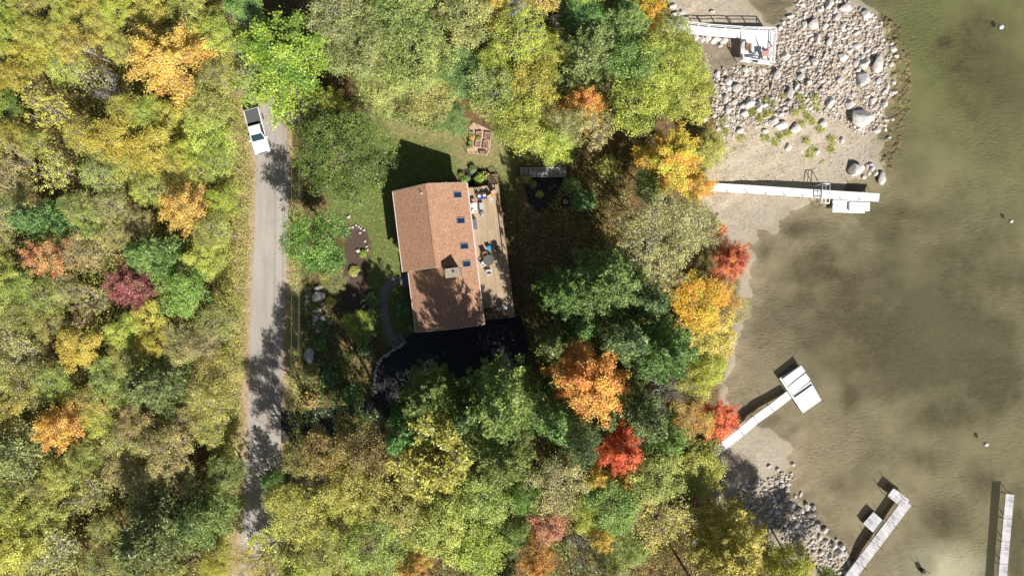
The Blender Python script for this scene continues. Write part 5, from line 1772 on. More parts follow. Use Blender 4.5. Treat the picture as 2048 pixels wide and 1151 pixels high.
# ------------------------------------------------------------------ trees seen one by one
T = [  # px, py, r, kind, colour, label, height
 (562, 114, 110, 'star', 'bgreen', 'large bright green maple with radiating sprays above the white pickup', 13),
 (606, 238, 62, 'sparse', 'ygreen', 'thin yellow green tree with bare grey twigs just right of the white pickup', 9),
 (655, 205, 40, 'spray', 'ygreen', 'yellow green maple with orange tips right of the thin twiggy tree', 8),
 (690, 314, 92, 'broad', 'leafgreen', 'large dark green tree left of the house shadow on the lawn', 13),
 (662, 255, 44, 'broad', 'green', 'small green tree tucked above the large dark green yard tree', 8),
 (632, 484, 68, 'broad', 'leafgreen', 'green yard tree between the road and the brown mulch bed', 12.5),
 (668, 560, 30, 'airy', 'bronze', 'low bronze and yellow shrubby tree at the foot of the brown mulch bed', 3.2),
 (720, 95, 74, 'broad', 'pgreen', 'pale green broad crown right of the large bright maple', 12),
 (828, 110, 86, 'broad', 'pgreen', 'widest pale green crown at the middle of the top woods', 12),
 (800, 30, 66, 'broad', 'pgreen', 'pale green crown at the top edge above the widest pale crown', None),
 (672, 40, 60, 'airy', 'tan', 'tan tinged green crown at the top edge right of the bright maple', None),
 (762, 178, 56, 'broad', 'pgreen', 'pale green crown above the lawn north of the house', 8),
 (862, 192, 58, 'broad', 'pgreen', 'green crown overhanging the lawn left of the raised beds', 8.5),
 (934, 150, 60, 'broad', 'green', 'green crown just above the raised beds', 9),
 (930, 42, 58, 'broad', 'pgreen', 'pale green crown at the top edge left of the golden tree', None),
 (905, 238, 36, 'spray', 'green', 'low green bushy tree on the lawn edge left of the raised beds', 3.5),
 (1042, 74, 58, 'airy', 'yellow', 'golden yellow tree at the top below the blue grey shed roof', 13),
 (988, 190, 58, 'airy', 'olive', 'olive yellow twiggy crown below and left of the golden tree', 11),
 (1062, 168, 62, 'broad', 'ygreen', 'yellow green crown directly below the golden tree', 11),
 (1040, 245, 62, 'broad', 'ygreen', 'yellow green crown right of the raised beds', 11),
 (1110, 285, 44, 'spray', 'yellow', 'yellow spray crown just above the pale garden stairs', 10),
 (1142, 252, 40, 'airy', 'tan', 'tan crown touching the lower left of the small orange maple', 11),
 (1124, 42, 42, 'bare', 'tan', 'bare grey tree at the top right of the golden tree', 9),
 (1178, 120, 74, 'plume', 'green', 'green feathery crown above the small orange maple', 13),
 (1166, 30, 48, 'broad', 'green', 'dark green crown at the top edge right of the bare tree', None),
 (1174, 208, 44, 'spray', 'orange', 'small orange maple amid green crowns at upper centre', 10),
 (1246, 60, 58, 'plume', 'green', 'green crown at the top left of the orange tinged shore tree', 12),
 (1262, 140, 60, 'broad', 'green', 'green crown left of the two big shore crowns', 12),
 (1296, 22, 50, 'spray', 'fire', 'orange tinged yellow tree at the top beside the white walkway', 9),
 (1334, 136, 74, 'broad', 'ygreen', 'big yellow green crown below the raised white walkway', 11),
 (1372, 194, 64, 'broad', 'ygreen', 'yellow green crown at the left edge of the boulder field', 10),
 (1268, 212, 64, 'broad', 'ygreen', 'yellow green crown right of the small orange maple', 13),
 (1342, 318, 68, 'star', 'fire', 'orange and gold maple at the landward end of the long white dock', 10),
 (1420, 296, 42, 'spray', 'ygreen', 'low yellow green tree between the gold maple and the beach', 5),
 (1402, 372, 34, 'spray', 'fire', 'small golden tree overhanging the start of the long white dock', 5),
 (1300, 372, 40, 'broad', 'green', 'green crown just below the orange and gold maple', 7),
 (1318, 470, 92, 'airy', 'tan', 'wide tan olive crown left of the red shore maples', 14),
 (1246, 452, 50, 'airy', 'bronze', 'bronze olive crown at the left of the wide tan crown', 12),
 (1392, 450, 56, 'airy', 'tan', 'tan crown between the wide tan crown and the small red tree', 9),
 (1438, 458, 21, 'spray', 'red', 'small red maple on the beach edge above the larger red maple', 5),
 (1464, 522, 47, 'star', 'red', 'vivid red maple leaning over the beach', 7),
 (1206, 572, 78, 'bushy', 'green', 'large round green tree right of the wooden deck', 18),
 (1134, 590, 64, 'bushy', 'dgreen', 'dark green tree left of the large round green tree', 14.5),
 (1292, 602, 50, 'pine', 'dgreen', 'dark pine between the large round green tree and the golden shore trees', 17),
 (1252, 676, 60, 'pine', 'dgreen', 'dark green pine above the large orange maple', 18),
 (1318, 700, 66, 'bushy', 'green', 'soft green feathery tree right of the large orange maple', 17),
 (1394, 606, 64, 'broad', 'fire', 'yellow and orange crown below the vivid red maple', 10),
 (1412, 678, 58, 'broad', 'gold', 'golden orange crown along the lake shore', 9),
 (1444, 596, 44, 'airy', 'ember', 'orange tan crown hanging over the lake edge below the vivid red maple', 7),
 (1474, 620, 30, 'airy', 'tan', 'thin tan crown at the waterline right of the golden shore trees', 5),
 (1408, 738, 44, 'broad', 'yellow', 'yellow crown at the lower end of the golden shore trees', 9),
 (1182, 768, 74, 'star', 'orange', 'large orange maple below the house among green pines', 16),
 (1150, 716, 40, 'airy', 'ember', 'olive and orange crown at the upper left of the large orange maple', 14),
 (1326, 776, 50, 'bare', 'tan', 'bare grey tree right of the large orange maple', 11),
 (1290, 836, 56, 'pine', 'green', 'green pine below the bare grey tree', 17),
 (1332, 872, 50, 'plume', 'green', 'soft green tree between the scarlet maple and the shore red maple', 11),
 (1436, 842, 46, 'star', 'red', 'red maple at the landward end of the T shaped white dock', 7),
 (1382, 838, 50, 'airy', 'ember', 'orange and olive crown left of the red maple by the T shaped dock', 9),
 (1385, 775, 42, 'airy', 'olive', 'olive crown on the shore above the red maple by the T shaped dock', 8),
 (1244, 902, 52, 'star', 'red', 'scarlet maple below the large orange maple', 12),
 (1248, 958, 30, 'spray', 'fire', 'small orange yellow tree at the foot of the scarlet maple', 9),
 (862, 792, 64, 'bushy', 'green', 'green pine at the lower left of the black driveway', 16),
 (1000, 806, 86, 'bushy', 'green', 'largest green pine below the black driveway', 20),
 (1010, 900, 70, 'bushy', 'green', 'green pine directly below the largest pine', 18),
 (930, 830, 40, 'pine', 'dgreen', 'dark narrow pine between the two big driveway pines', 16),
 (1106, 836, 58, 'pine', 'green', 'green pine at the lower left of the large orange maple', 18),
 (1160, 880, 50, 'plume', 'dgreen', 'dark green tree left of the scarlet maple', 17),
 (868, 908, 78, 'bunch', 'yellow', 'yellow flecked open tree with dark gaps below the driveway pines', 18),
 (752, 890, 58, 'broad', 'bronze', 'bronze olive tree left of the yellow flecked tree', 19),
 (668, 888, 56, 'broad', 'bronze', 'bronze brown tree beside the lower road', 18),
 (706, 958, 60, 'broad', 'olive', 'olive tree below the bronze brown roadside tree', 18),
 (1118, 962, 68, 'airy', 'pgreen', 'pale tan green crown left of the small gold tree', 12),
 (1190, 952, 36, 'spray', 'gold', 'small gold tree left of the orange yellow tree under the scarlet maple', 10),
 (1098, 1046, 54, 'spray', 'salmon', 'salmon pink maple below the pale tan green crown', 10),
 (1230, 1008, 60, 'broad', 'lime', 'lime green crown below the scarlet maple', 11),
 (1312, 950, 58, 'broad', 'pgreen', 'pale green crown right of the scarlet maple', 11),
 (1392, 934, 62, 'broad', 'ygreen', 'yellow green crown at the landward foot of the T shaped dock', 8),
 (1318, 1046, 72, 'airy', 'olive', 'wide tan olive crown above the shaded bottom shore clearing', 10),
 (1204, 1074, 34, 'spray', 'gold', 'small gold tree below the lime green crown', 10),
 (1164, 1104, 46, 'bare', 'tan', 'bare branched tree below the salmon pink maple', 11),
 (1078, 1126, 44, 'spray', 'orange', 'orange maple at the bottom edge below the salmon pink maple', 11),
 (966, 1004, 62, 'broad', 'olive', 'olive green crown left of the pale tan green crown', 11),
 (884, 1046, 64, 'broad', 'olive', 'olive green crown at bottom centre with many small leaf clumps', None),
 (800, 1004, 60, 'broad', 'olive', 'olive crown below the yellow flecked tree', None),
 (956, 1096, 62, 'broad', 'ygreen', 'yellow green crown at the bottom edge left of the orange maple', None),
 (826, 1136, 44, 'spray', 'ember', 'orange flecked small tree at the bottom edge', None),
 (600, 1024, 52, 'airy', 'yellow', 'yellow tree with bare grey branches at the lower end of the road', 14),
 (560, 1096, 58, 'sparse', 'yellow', 'open yellow tree showing grey branches at the bottom left of the road end', 11),
 (652, 1100, 58, 'airy', 'yellow', 'yellow crown at the bottom right of the open branched tree', None),
 (748, 1084, 62, 'airy', 'olive', 'olive yellow crown at the bottom left of the orange flecked tree', None),
 (546, 956, 24, 'plume', 'dgreen', 'small dark green tree overhanging the lower road', 6),
 (1450, 1084, 78, 'bushy', 'ygreen', 'feathery yellow tipped tree standing alone on the bottom shore', 14),
 (1566, 1130, 52, 'broad', 'ygreen', 'small yellow green tree at the bottom edge beside the shaded rocks', 14),
 (1478, 1158, 44, 'spray', 'olive', 'olive tree at the bottom edge below the feathery yellow tree', 14),
 (1646, 1182, 52, 'broad', 'olive', 'olive tree cut off by the bottom edge beside the bent grey dock', 14),
 (722, 652, 36, 'broad', 'bgreen', 'round bright green bush tree in the shaded front yard', 4.5),
 (812, 858, 54, 'pine', 'dgreen', 'dark green pine added at the left end of the black driveway to shade the yard', 18),  # added pine, put in to cast shade over the front yard
 (704, 866, 44, 'pine', 'dgreen', 'narrow dark pine above the bronze brown roadside tree', 16),
 (610, 912, 44, 'broad', 'bronze', 'bronze tree whose crown hangs over the right edge of the lower road', 15),
 (572, 992, 40, 'broad', 'olive', 'small olive tree touching the right edge of the lower road', 16),
 (516, 1118, 48, 'airy', 'yellow', 'yellow tree closing over the road at the bottom edge', 10),
 (488, 2, 44, 'broad', 'green', 'green tree closing over the road at the top edge', 11),
 (1106, 690, 48, 'pine', 'dgreen', 'dark pine in the shade right of the driveway', 14),
 (1740, 1262, 62, 'broad', 'olive', 'olive tree past the bottom edge beside the foot of the bent grey dock', 14),
 (1672, 1272, 62, 'broad', 'ygreen', 'yellow green tree past the bottom edge below the shaded rock pile', 14),
 (1596, 1250, 60, 'broad', 'olive', 'olive tree past the bottom edge left of the bent grey dock', 14),
 (1412, 1206, 62, 'broad', 'olive', 'unseen olive tree added past the bottom edge to shade the ground by the tub ring', 15),  # out of view, added to throw shade on the clearing above it
 # left wood
 (330, 122, 78, 'star', 'gold', 'large peach orange maple in the upper left wood', 13.5),
 (92, 512, 50, 'spray', 'salmon', 'salmon red maple near the left edge at mid height', 11.5),
 (256, 572, 53, 'spray', 'crimson', 'dark red maple in the middle of the left wood', 10.5),
 (122, 852, 59, 'spray', 'orange', 'orange maple in the lower left wood', 11.5),
 (322, 512, 61, 'plume', 'green', 'green pine just above right of the dark red maple', 11.5),
 (98, 446, 46, 'plume', 'green', 'green tree above the salmon red maple', 11.5),
 (368, 584, 55, 'broad', 'lime', 'lime green crown right of the dark red maple', 9.5),
 (322, 770, 63, 'plume', 'green', 'green pine in the middle of the lower left wood', 12.5),
 (30, 912, 69, 'plume', 'pgreen', 'pale green pine at the left edge below the orange maple', 13.5),
 (452, 946, 44, 'broad', 'green', 'green bushy tree beside the lower road', 7),
 (330, 1062, 93, 'plume', 'dgreen', 'large dark green pine at the bottom of the left wood', 15.5),
 (416, 1030, 57, 'plume', 'green', 'green pine right of the large dark bottom pine', 12.5),
 (30, 1092, 59, 'broad', 'yellow', 'bright yellow tree in the bottom left corner', 11.5),
 (120, 1110, 58, 'sparse', 'tan', 'tan open tree with grey branches right of the bottom left yellow tree', 10),
 (366, 416, 55, 'spray', 'gold', 'golden crown in the middle of the left wood', 12.5),
 (214, 172, 40, 'bare', 'tan', 'bare pale branched tree left of the peach orange maple', 10),
 (4, 205, 34, 'broad', 'bgreen', 'bright green tree at the left edge of the upper wood', 9),
 (430, 1140, 34, 'broad', 'yellow', 'bright yellow bush tree at the bottom edge left of the road', 5),
 (160, 694, 50, 'broad', 'yellow', 'yellow green crown left of centre in the lower left wood', 10),
 (96, 226, 50, 'sparse', 'yellow', 'open yellow tree showing pale limbs at the upper left', 11),
 (110, 345, 46, 'sparse', 'gold', 'open golden tree with pale forked limbs above the green left tree', 11),
 (190, 990, 50, 'sparse', 'olive', 'open olive tree with long pale limbs left of the large dark bottom pine', 10),
]
TR = random.Random(21)
for a_ in T:
    tree(*a_, trr=TR)

# colour of the wood between them: nearest of these points
FIELD = [(60, 60, 'ygreen'), (150, 200, 'olive'), (150, 120, 'yellow'), (40, 150, 'yellow'), (400, 50, 'ygreen'), (230, 40, 'yellow'), (430, 210, 'olive'), (80, 270, 'yellow'), (200, 270, 'yellow'), (300, 300, 'yellow'), (320, 240, 'ygreen'),
         (60, 380, 'tan'), (180, 360, 'olive'), (250, 340, 'yellow'), (440, 400, 'ygreen'), (440, 320, 'ygreen'), (190, 460, 'olive'), (240, 480, 'tan'), (40, 590, 'olive'), (150, 600, 'tan'), (440, 620, 'olive'), (300, 640, 'yellow'),
         (100, 650, 'olive'), (300, 720, 'tan'), (380, 680, 'tan'), (50, 750, 'olive'), (220, 760, 'olive'), (430, 740, 'olive'), (220, 840, 'ygreen'), (370, 860, 'tan'), (290, 880, 'olive'), (250, 940, 'tan'), (170, 930, 'olive'),
         (350, 950, 'tan'), (150, 1040, 'olive'), (220, 1100, 'olive'), (20, 680, 'tan'), (20, 800, 'olive'), (0, 1000, 'olive'), (330, 830, 'tan'), (430, 850, 'olive'),
         (780, 50, 'pgreen'), (1000, 40, 'gold'), (1000, 150, 'ygreen'), (1100, 200, 'ygreen'), (1220, 160, 'green'), (1320, 60, 'ygreen'), (1300, 250, 'ygreen'), (1200, 260, 'tan'), (900, 110, 'pgreen'), (640, 20, 'tan'),
         (700, 860, 'bronze'), (600, 940, 'bronze'), (760, 940, 'olive'), (850, 980, 'olive'), (950, 950, 'green'), (1060, 900, 'green'), (900, 1120, 'olive'), (680, 1050, 'yellow'), (520, 1130, 'yellow'),
         (1180, 1000, 'ygreen'), (1270, 1110, 'pgreen'), (1140, 1130, 'tan'), (1020, 1110, 'green'), (1240, 760, 'green'), (1220, 640, 'dgreen'), (1300, 640, 'dgreen'), (1350, 560, 'tan'), (1270, 540, 'bronze'), (1370, 720, 'ygreen'), (1060, 780, 'dgreen'), (1340, 820, 'green'), (1350, 900, 'pgreen')]
F1 = [(-70, -60), (430, -60), (440, 200), (452, 320), (440, 480), (430, 600), (442, 700), (430, 850), (420, 1000), (420, 1210), (-70, 1210)]
F2 = [(620, -60), (1330, -60), (1330, 40), (1390, 130), (1390, 230), (1240, 235), (1200, 285), (1060, 285), (980, 215), (850, 205), (770, 190), (690, 160), (640, 60)]
F3 = [(580, 930), (780, 930), (820, 850), (1080, 780), (1110, 700), (1130, 560), (1230, 500), (1400, 540), (1410, 740), (1370, 900), (1390, 950), (1290, 1080), (1240, 1210), (500, 1210), (550, 1090)]
FR = random.Random(5)
def fieldc(x, y):
    return min(FIELD, key=lambda f: (f[0] - x + FR.uniform(-30, 30)) ** 2 + (f[1] - y + FR.uniform(-30, 30)) ** 2)[2]
KINDS_ = {'green': ('broad', 'broad', 'plume'), 'dgreen': ('pine', 'pine', 'plume'), 'tan': ('airy', 'airy', 'sparse'), 'bronze': ('airy', 'airy', 'sparse'),
          'olive': ('airy', 'broad', 'airy'), 'gold': ('airy', 'spray'), 'yellow': ('airy', 'broad'), 'ygreen': ('broad', 'airy'), 'pgreen': ('broad',), 'gold_': ()}
for poly, tries in ((F1, 5000), (F2, 1600), (F3, 1800)):
    xs, ys = [p_[0] for p_ in poly], [p_[1] for p_ in poly]
    for _ in range(tries):
        x, y = FR.uniform(min(xs), max(xs)), FR.uniform(min(ys), max(ys))
        if not inpoly(poly, x, y):
            continue
        r_ = FR.uniform(32, 58)
        if all(math.hypot(x - t_[0], y - t_[1]) > ((0.8 if t_[5] else 0.54) if x < 470 else 0.62) * (r_ + min(t_[2], 70)) for t_ in TREES):
            cn = fieldc(x, y)
            tree(x, y, r_, FR.choice(KINDS_[cn]), cn, None, h=(FR.uniform(8.0, 10.4) if x < 470 else None), trr=FR)

# labels of the trees between: by colour, size and the nearest landmark
LM = [(330, 122, 'the peach orange maple'), (92, 512, 'the salmon red maple'), (256, 572, 'the dark red maple'), (122, 852, 'the lower left orange maple'), (322, 770, 'the green pine in the lower left wood'),
      (330, 1062, 'the large dark bottom pine'), (515, 260, 'the white pickup'), (30, 1092, 'the bottom left yellow tree'), (366, 416, 'the golden left wood crown'), (214, 172, 'the bare pale tree'), (368, 584, 'the lime green left crown'),
      (562, 112, 'the large bright maple'), (1174, 208, 'the small orange maple'), (1042, 74, 'the golden top tree'), (960, 280, 'the raised beds'), (1515, 95, 'the raised white dock'), (1182, 768, 'the large orange maple'),
      (1244, 902, 'the scarlet maple'), (868, 908, 'the yellow flecked tree'), (1098, 1046, 'the salmon pink maple'), (1464, 522, 'the vivid red maple'), (1326, 776, 'the bare grey tree'), (510, 1000, 'the lower end of the road'),
      (30, 912, 'the pale green left edge pine'), (1436, 842, 'the red maple by the T shaped dock'), (1206, 572, 'the large round green tree'), (828, 110, 'the widest pale crown'), (98, 446, 'the green left edge tree'), (160, 694, 'the yellow green lower wood crown')]
def octant(dx, dy):
    k = int(round(math.atan2(-dy, dx) / (math.pi / 4))) % 8
    return ('right of', 'above right of', 'above', 'above left of', 'left of', 'below left of', 'below', 'below right of')[k]
SHAPE = {'bushy': 'feathery tree', 'pine': 'pine', 'plume': 'feathery tree', 'sparse': 'open branched tree', 'airy': 'thin leaved tree', 'broad': 'dense tree', 'spray': 'layered tree', 'star': 'spreading tree', 'bunch': 'tree', 'bare': 'bare tree'}
used = {}
for t_ in TREES:
    px, py, r_, kind_, cn, lab, ob, h_ = t_
    if lab is None:
        near = sorted(LM, key=lambda l: math.hypot(l[0] - px, l[1] - py))
        l_ = near[0]
        base = (WORD[cn], SHAPE[kind_], octant(px - l_[0], py - l_[1]), l_[2])
        used.setdefault(base, []).append((math.hypot(px - l_[0], py - l_[1]), t_, near))
SEEN = set(t_[5] for t_ in TREES if t_[5])
for base, lst in used.items():
    lst.sort(key=lambda z: z[0])
    for i, (dd, t_, near) in enumerate(lst):
        rank = '' if len(lst) == 1 else ('nearest ', 'second nearest ', 'third nearest ', 'fourth nearest ', 'fifth nearest ', 'sixth nearest ', 'seventh nearest ', 'eighth nearest ')[i]
        lb_ = f'{rank}{base[0]} {base[1]} {base[2]} {base[3]}'
        k_ = 1
        while lb_ in SEEN:
            lb_ = f'{base[0]} {base[1]} {base[2]} {base[3]} toward {near[k_][2][4:]}'
            k_ += 1
        if len(lb_.split()) > 16:
            lb_ = lb_.replace('thin leaved tree', 'tree').replace('open branched tree', 'tree')
        SEEN.add(lb_)
        t_[6]['label'] = lb_
for t_ in TREES:
    x, y = t_[0], t_[1]
    if t_[6].get('group') is None:
        t_[6]['group'] = 'trees of the left wood' if x < 480 else ('trees of the upper woods' if y < 400 else 'trees of the lower and shore woods')

# ------------------------------------------------------------------ garden shrubs
def shrub(px, py, r_, cn, label, hh=0.9):
    p = P(px, py, hh * 0.5)
    t = thing('shrub', label, 'shrub', (p.x, p.y, hz(p.x, p.y)), TR.uniform(0, 6))
    o = link('leaves', SHRUBS[TR.randrange(4)], t)
    R = r_ * S0
    o.scale = (R * 2, R * 2, hh / 0.8)
    tint(o, cn, [TR.uniform(-6, 6), TR.uniform(-6, 6), 0, 0])
    m = MB()
    for k in range(4):
        a_ = k * 1.6
        m.tube([(0, 0, -0.1), (R * 0.5 * math.cos(a_), R * 0.5 * math.sin(a_), hh * 0.6)], 0.025, 5, 0.01)
    m.build('stem', MAT_BARK, t)
shrub(962, 357, 14, 'lime', 'round bright yellow green shrub at the north end of the deck', 1.1)
shrub(931, 358, 10, 'green', 'green shrub between the roof corner and the bright yellow shrub', 0.9)
shrub(924, 350, 8, 'bronze', 'small bronze shrub in the bed at the roof corner', 0.6)
shrub(946, 338, 9, 'dgreen', 'dark green shrub above the bright yellow shrub', 0.8)
shrub(975, 349, 6, 'rust', 'little rusty plant beside the deck stairs', 0.5)
shrub(651, 548, 12, 'yellow', 'yellow shrub at the lower edge of the green yard tree', 1.0)
shrub(708, 542, 11, 'olive', 'olive cushion shrub in a ring on the brown mulch', 0.6)
shrub(726, 507, 8, 'bgreen', 'small green plant below the white stone on the mulch bed', 0.5)
shrub(662, 602, 10, 'gold', 'golden leaved shrub above the front yard boulders', 0.8)
shrub(628, 612, 9, 'bgreen', 'green shrub among the pale front yard boulders', 0.7)
shrub(640, 650, 10, 'green', 'leafy green shrub beside the lower pale boulders', 0.7)
shrub(625, 740, 16, 'bronze', 'bronze shrub below the big blue grey boulder', 1.0)
shrub(620, 800, 18, 'bronze', 'brown shrub in the shaded yard beside the road', 1.2)
shrub(1050, 358, 11, 'bronze', 'bronze shrub at the foot of the garden stairs', 0.7)
shrub(1066, 368, 8, 'green', 'small green shrub below the middle of the garden stairs', 0.6)
shrub(1079, 388, 8, 'ygreen', 'yellow green cushion plant in the black mulch bed', 0.5)
shrub(1144, 370, 17, 'green', 'round green shrub right of the black mulch bed', 1.2)
shrub(1168, 400, 24, 'dgreen', 'dark spreading shrub at the far side of the black mulch bed', 1.3)
shrub(1215, 335, 26, 'olive', 'olive shrub under the yellow crowns right of the garden stairs', 1.5)
shrub(792, 400, 7, 'green', 'clipped shrub at the upper west wall of the house', 0.9)
shrub(794, 440, 8, 'dgreen', 'clipped dark shrub at the middle west wall of the house', 0.9)
shrub(798, 492, 9, 'olive', 'olive shrub at the lower west wall of the house', 1.0)
shrub(806, 615, 18, 'dgreen', 'dark shrub inside the curve of the garden path', 1.0)
shrub(826, 655, 10, 'green', 'green shrub at the southwest corner of the house', 0.8)
shrub(745, 600, 16, 'dgreen', 'dark low shrub left of the curved path', 0.8)
shrub(730, 700, 18, 'dgreen', 'dark green shrub left of the stone steps', 0.9)
shrub(660, 760, 22, 'dgreen', 'dark shrub in the middle of the shaded front yard', 1.1)
shrub(700, 790, 20, 'green', 'green shrub near the outer end of the stone wall', 1.1)
shrub(640, 690, 14, 'bgreen', 'bright green shrub right of the big blue grey boulder', 0.8)

# ------------------------------------------------------------------ rocks named one by one
rock(1724, 236, 21, 20, 'giant white angular boulder at the right edge of the boulder field', sink=0.15)
rock(1727, 157, 18, 15, 'large pale cracked boulder second largest in the boulder field', sink=0.2)
rock(1757, 129, 13, 17, 'tall dark cracked boulder at the water edge of the boulder field', sink=0.15)
rock(1730, 128, 10, 12, 'oval grey boulder left of the dark cracked boulder', sink=0.2)
rock(1713, 339, 16, 14, 'pale triangular boulder beside the outer end of the long white dock', sink=0.2)
rock(1765, 356, 10, 13, 'smooth grey boulder in the water beyond the pale triangular boulder', sink=0.2)
rock(1476, 175, 12, 11, 'round pale boulder by the wet mud below the raised dock', sink=0.2)
rock(1499, 207, 11, 12, 'grey boulder with a dark top right below the round mud boulder', sink=0.2)
rock(1629, 49, 13, 10, 'flat white slab boulder upper right of the raised dock', sink=0.3)
rock(1689, 16, 13, 10, 'pale boulder at the top edge of the boulder field', sink=0.2)
rock(1731, 29, 10, 11, 'egg shaped boulder standing off the top right of the boulder field', sink=0.2)
rock(618, 712, 13, 16, 'big blue grey boulder beside the road in the shaded yard', sink=0.2)
rock(639, 592, 15, 12, 'largest pale grey boulder in the sunlit front yard', sink=0.25)
rock(639, 575, 11, 6, 'flat slab boulder on top edge of the largest front yard boulder', sink=0.25)
rock(667, 603, 9, 7, 'pale boulder right of the largest front yard boulder', sink=0.25)
FYG = 'pale boulders along the front yard bank'
rock(631, 636, 8, 8, 'round white boulder below the green shrub on the front yard bank', FYG)
rock(646, 636, 6, 6, 'small white boulder right of the round white bank boulder', FYG)
rock(627, 647, 5, 5, 'small white boulder under the round white bank boulder', FYG)
rock(633, 620, 8, 5, 'flat pale boulder above the round white bank boulder', FYG)
rock(648, 682, 5, 7, 'grey upright boulder in the shade above the big blue grey boulder', FYG)
rock(635, 661, 6, 5, 'pale boulder in the shade edge of the front yard bank', FYG)
rock(614, 592, 6, 5, 'small pale boulder left of the largest front yard boulder', FYG)
rock(615, 602, 7, 4, 'white flat stone nearest the road on the front yard bank', FYG)
rock(716, 501, 5, 4, 'white triangular stone on the brown mulch bed', None, 'garden_stone', 'stone', 0.1)
rock(697, 433, 4, 4, 'white stone alone on the lawn above the brown mulch bed', None, 'garden_stone', 'stone', 0.1)
rock(724, 511, 3.5, 3, 'small pale stone below the white triangular stone', None, 'garden_stone', 'stone', 0.1)
ring = [(688, 460), (693, 456), (699, 455), (705, 454), (712, 450), (717, 453), (722, 456), (728, 460), (720, 465), (730, 482), (734, 492), (735, 500)]
for k, (x, y) in enumerate(ring):
    rock(x, y, 2.8, 2.4, 'small white stone in the row edging the upper rim of the brown mulch bed', 'white edging stones of the brown mulch bed', 'edging_stone', 'stone', 0.1)
for x, y, s_ in ((708, 590, 4), (727, 600, 4), (728, 612, 4), (733, 640, 3)):
    rock(x, y, s_, s_ * .8, 'small pale stone lying in the shaded lower mulch bed', 'stones in the shaded lower mulch bed', 'garden_stone', 'stone', 0.1)

BIG = [(1685, 114, 11, 9), (1712, 127, 7, 9), (1548, 242, 10, 10), (1561, 252, 13, 9), (1590, 257, 11, 11), (1660, 205, 10, 12), (1700, 208, 10, 10), (1580, 186, 9, 11), (1554, 149, 9, 10),
       (1572, 113, 9, 9), (1659, 9, 8, 12), (1714, 92, 9, 6), (1786, 98, 8, 6), (1748, 200, 8, 8), (1770, 207, 6, 8), (1645, 248, 8, 9), (1635, 303, 6, 6), (1576, 295, 7, 9), (1674, 36, 9, 7),
       (1670, 20, 6, 9), (1609, 49, 8, 8), (1652, 52, 7, 8), (1581, 33, 8, 6), (1635, 78, 6, 9), (1659, 84, 7, 8), (1700, 102, 7, 8), (1712, 126, 7, 9), (1601, 154, 8, 8), (1679, 161, 9, 7),
       (1629, 123, 8, 9), (1519, 215, 8, 11), (1456, 163, 8, 9), (1435, 150, 7, 7), (1488, 228, 7, 7), (1457, 219, 6, 10), (1450, 197, 8, 9), (1490, 140, 7, 8), (1532, 262, 8, 6), (1479, 262, 8, 7),
       (1683, 281, 6, 6), (1753, 261, 8, 7), (1756, 163, 7, 7), (1774, 174, 5, 7), (1716, 141, 6, 6), (1594, 172, 5, 9), (1544, 174, 3, 8), (1468, 205, 7, 6), (1484, 213, 6, 6), (1530, 210, 6, 6), (1563, 228, 7, 6), (1428, 232, 6, 5),
       (1411, 238, 6, 6), (1738, 346, 5, 5), (1745, 338, 5, 6), (1752, 346, 5, 6), (1729, 354, 6, 4), (1734, 332, 5, 5), (1742, 329, 5, 4), (1686, 52, 6, 6), (1697, 57, 6, 5), (1713, 66, 8, 5), (1725, 52, 5, 5), (1740, 82, 5, 5), (1736, 100, 5, 6),
       (1750, 103, 5, 4), (1738, 55, 5, 3), (1752, 54, 5, 3), (1604, 10, 6, 5), (1624, 8, 5, 5), (1640, 20, 6, 6), (1612, 26, 5, 5), (1595, 66, 7, 5), (1560, 57, 6, 5), (1546, 66, 5, 4), (1618, 165, 5, 6), (1640, 140, 5, 5), (1688, 143, 8, 6),
       (1392, 74, 8, 7), (1404, 78, 9, 7), (1415, 78, 8, 7), (1427, 80, 9, 8), (1436, 78, 7, 6), (1448, 82, 9, 8), (1440, 92, 6, 4), (1345, 14, 8, 6), (1352, 30, 8, 7), (1364, 26, 7, 6), (1360, 40, 9, 6), (1346, 42, 6, 6), (1424, 24, 6, 4), (1371, 38, 6, 5)]
BR = random.Random(77)
def zone_label(x, y):
    if y > 900:
        return 'bottom'
    if x < 1470 and y < 105:
        return 'pale rock packed along the foot of the raised white walkway', 'rocks along the raised white walkway'
    if y > 315:
        return 'pale rock in the small cluster by the end of the long white dock', 'rocks by the end of the long white dock'
    col_ = ('left', 'middle', 'right')[0 if x < 1560 else 1 if x < 1680 else 2]
    row_ = ('top', 'upper', 'lower', 'grassy bottom')[0 if y < 60 else 1 if y < 140 else 2 if y < 215 else 3]
    return f'pale grey rock in the {row_} {col_} part of the boulder field', f'rocks in the {row_} {col_} part of the boulder field'
placed = [(x, y, max(a_, b_)) for x, y, a_, b_ in BIG] + [(1724, 236, 21), (1727, 157, 18), (1757, 129, 16), (1730, 128, 11), (1713, 339, 15), (1765, 356, 12), (1476, 175, 12), (1499, 207, 11), (1629, 49, 12), (1689, 16, 12), (1731, 29, 10)]
for x, y, a_, b_ in BIG:
    lb_ = zone_label(x, y)
    rock(x, y, a_, b_, lb_[0], lb_[1], 'beach_rock', 'rock', 0.2)
FLD = [(1430, 140), (1475, 132), (1485, 135), (1545, 134), (1552, 100), (1552, 62), (1600, 0), (1690, 0), (1774, 40), (1796, 110), (1800, 190), (1786, 250), (1776, 300), (1758, 318), (1740, 280), (1720, 275), (1680, 240), (1600, 220), (1540, 250), (1440, 280), (1420, 220)]
n_mid = 0
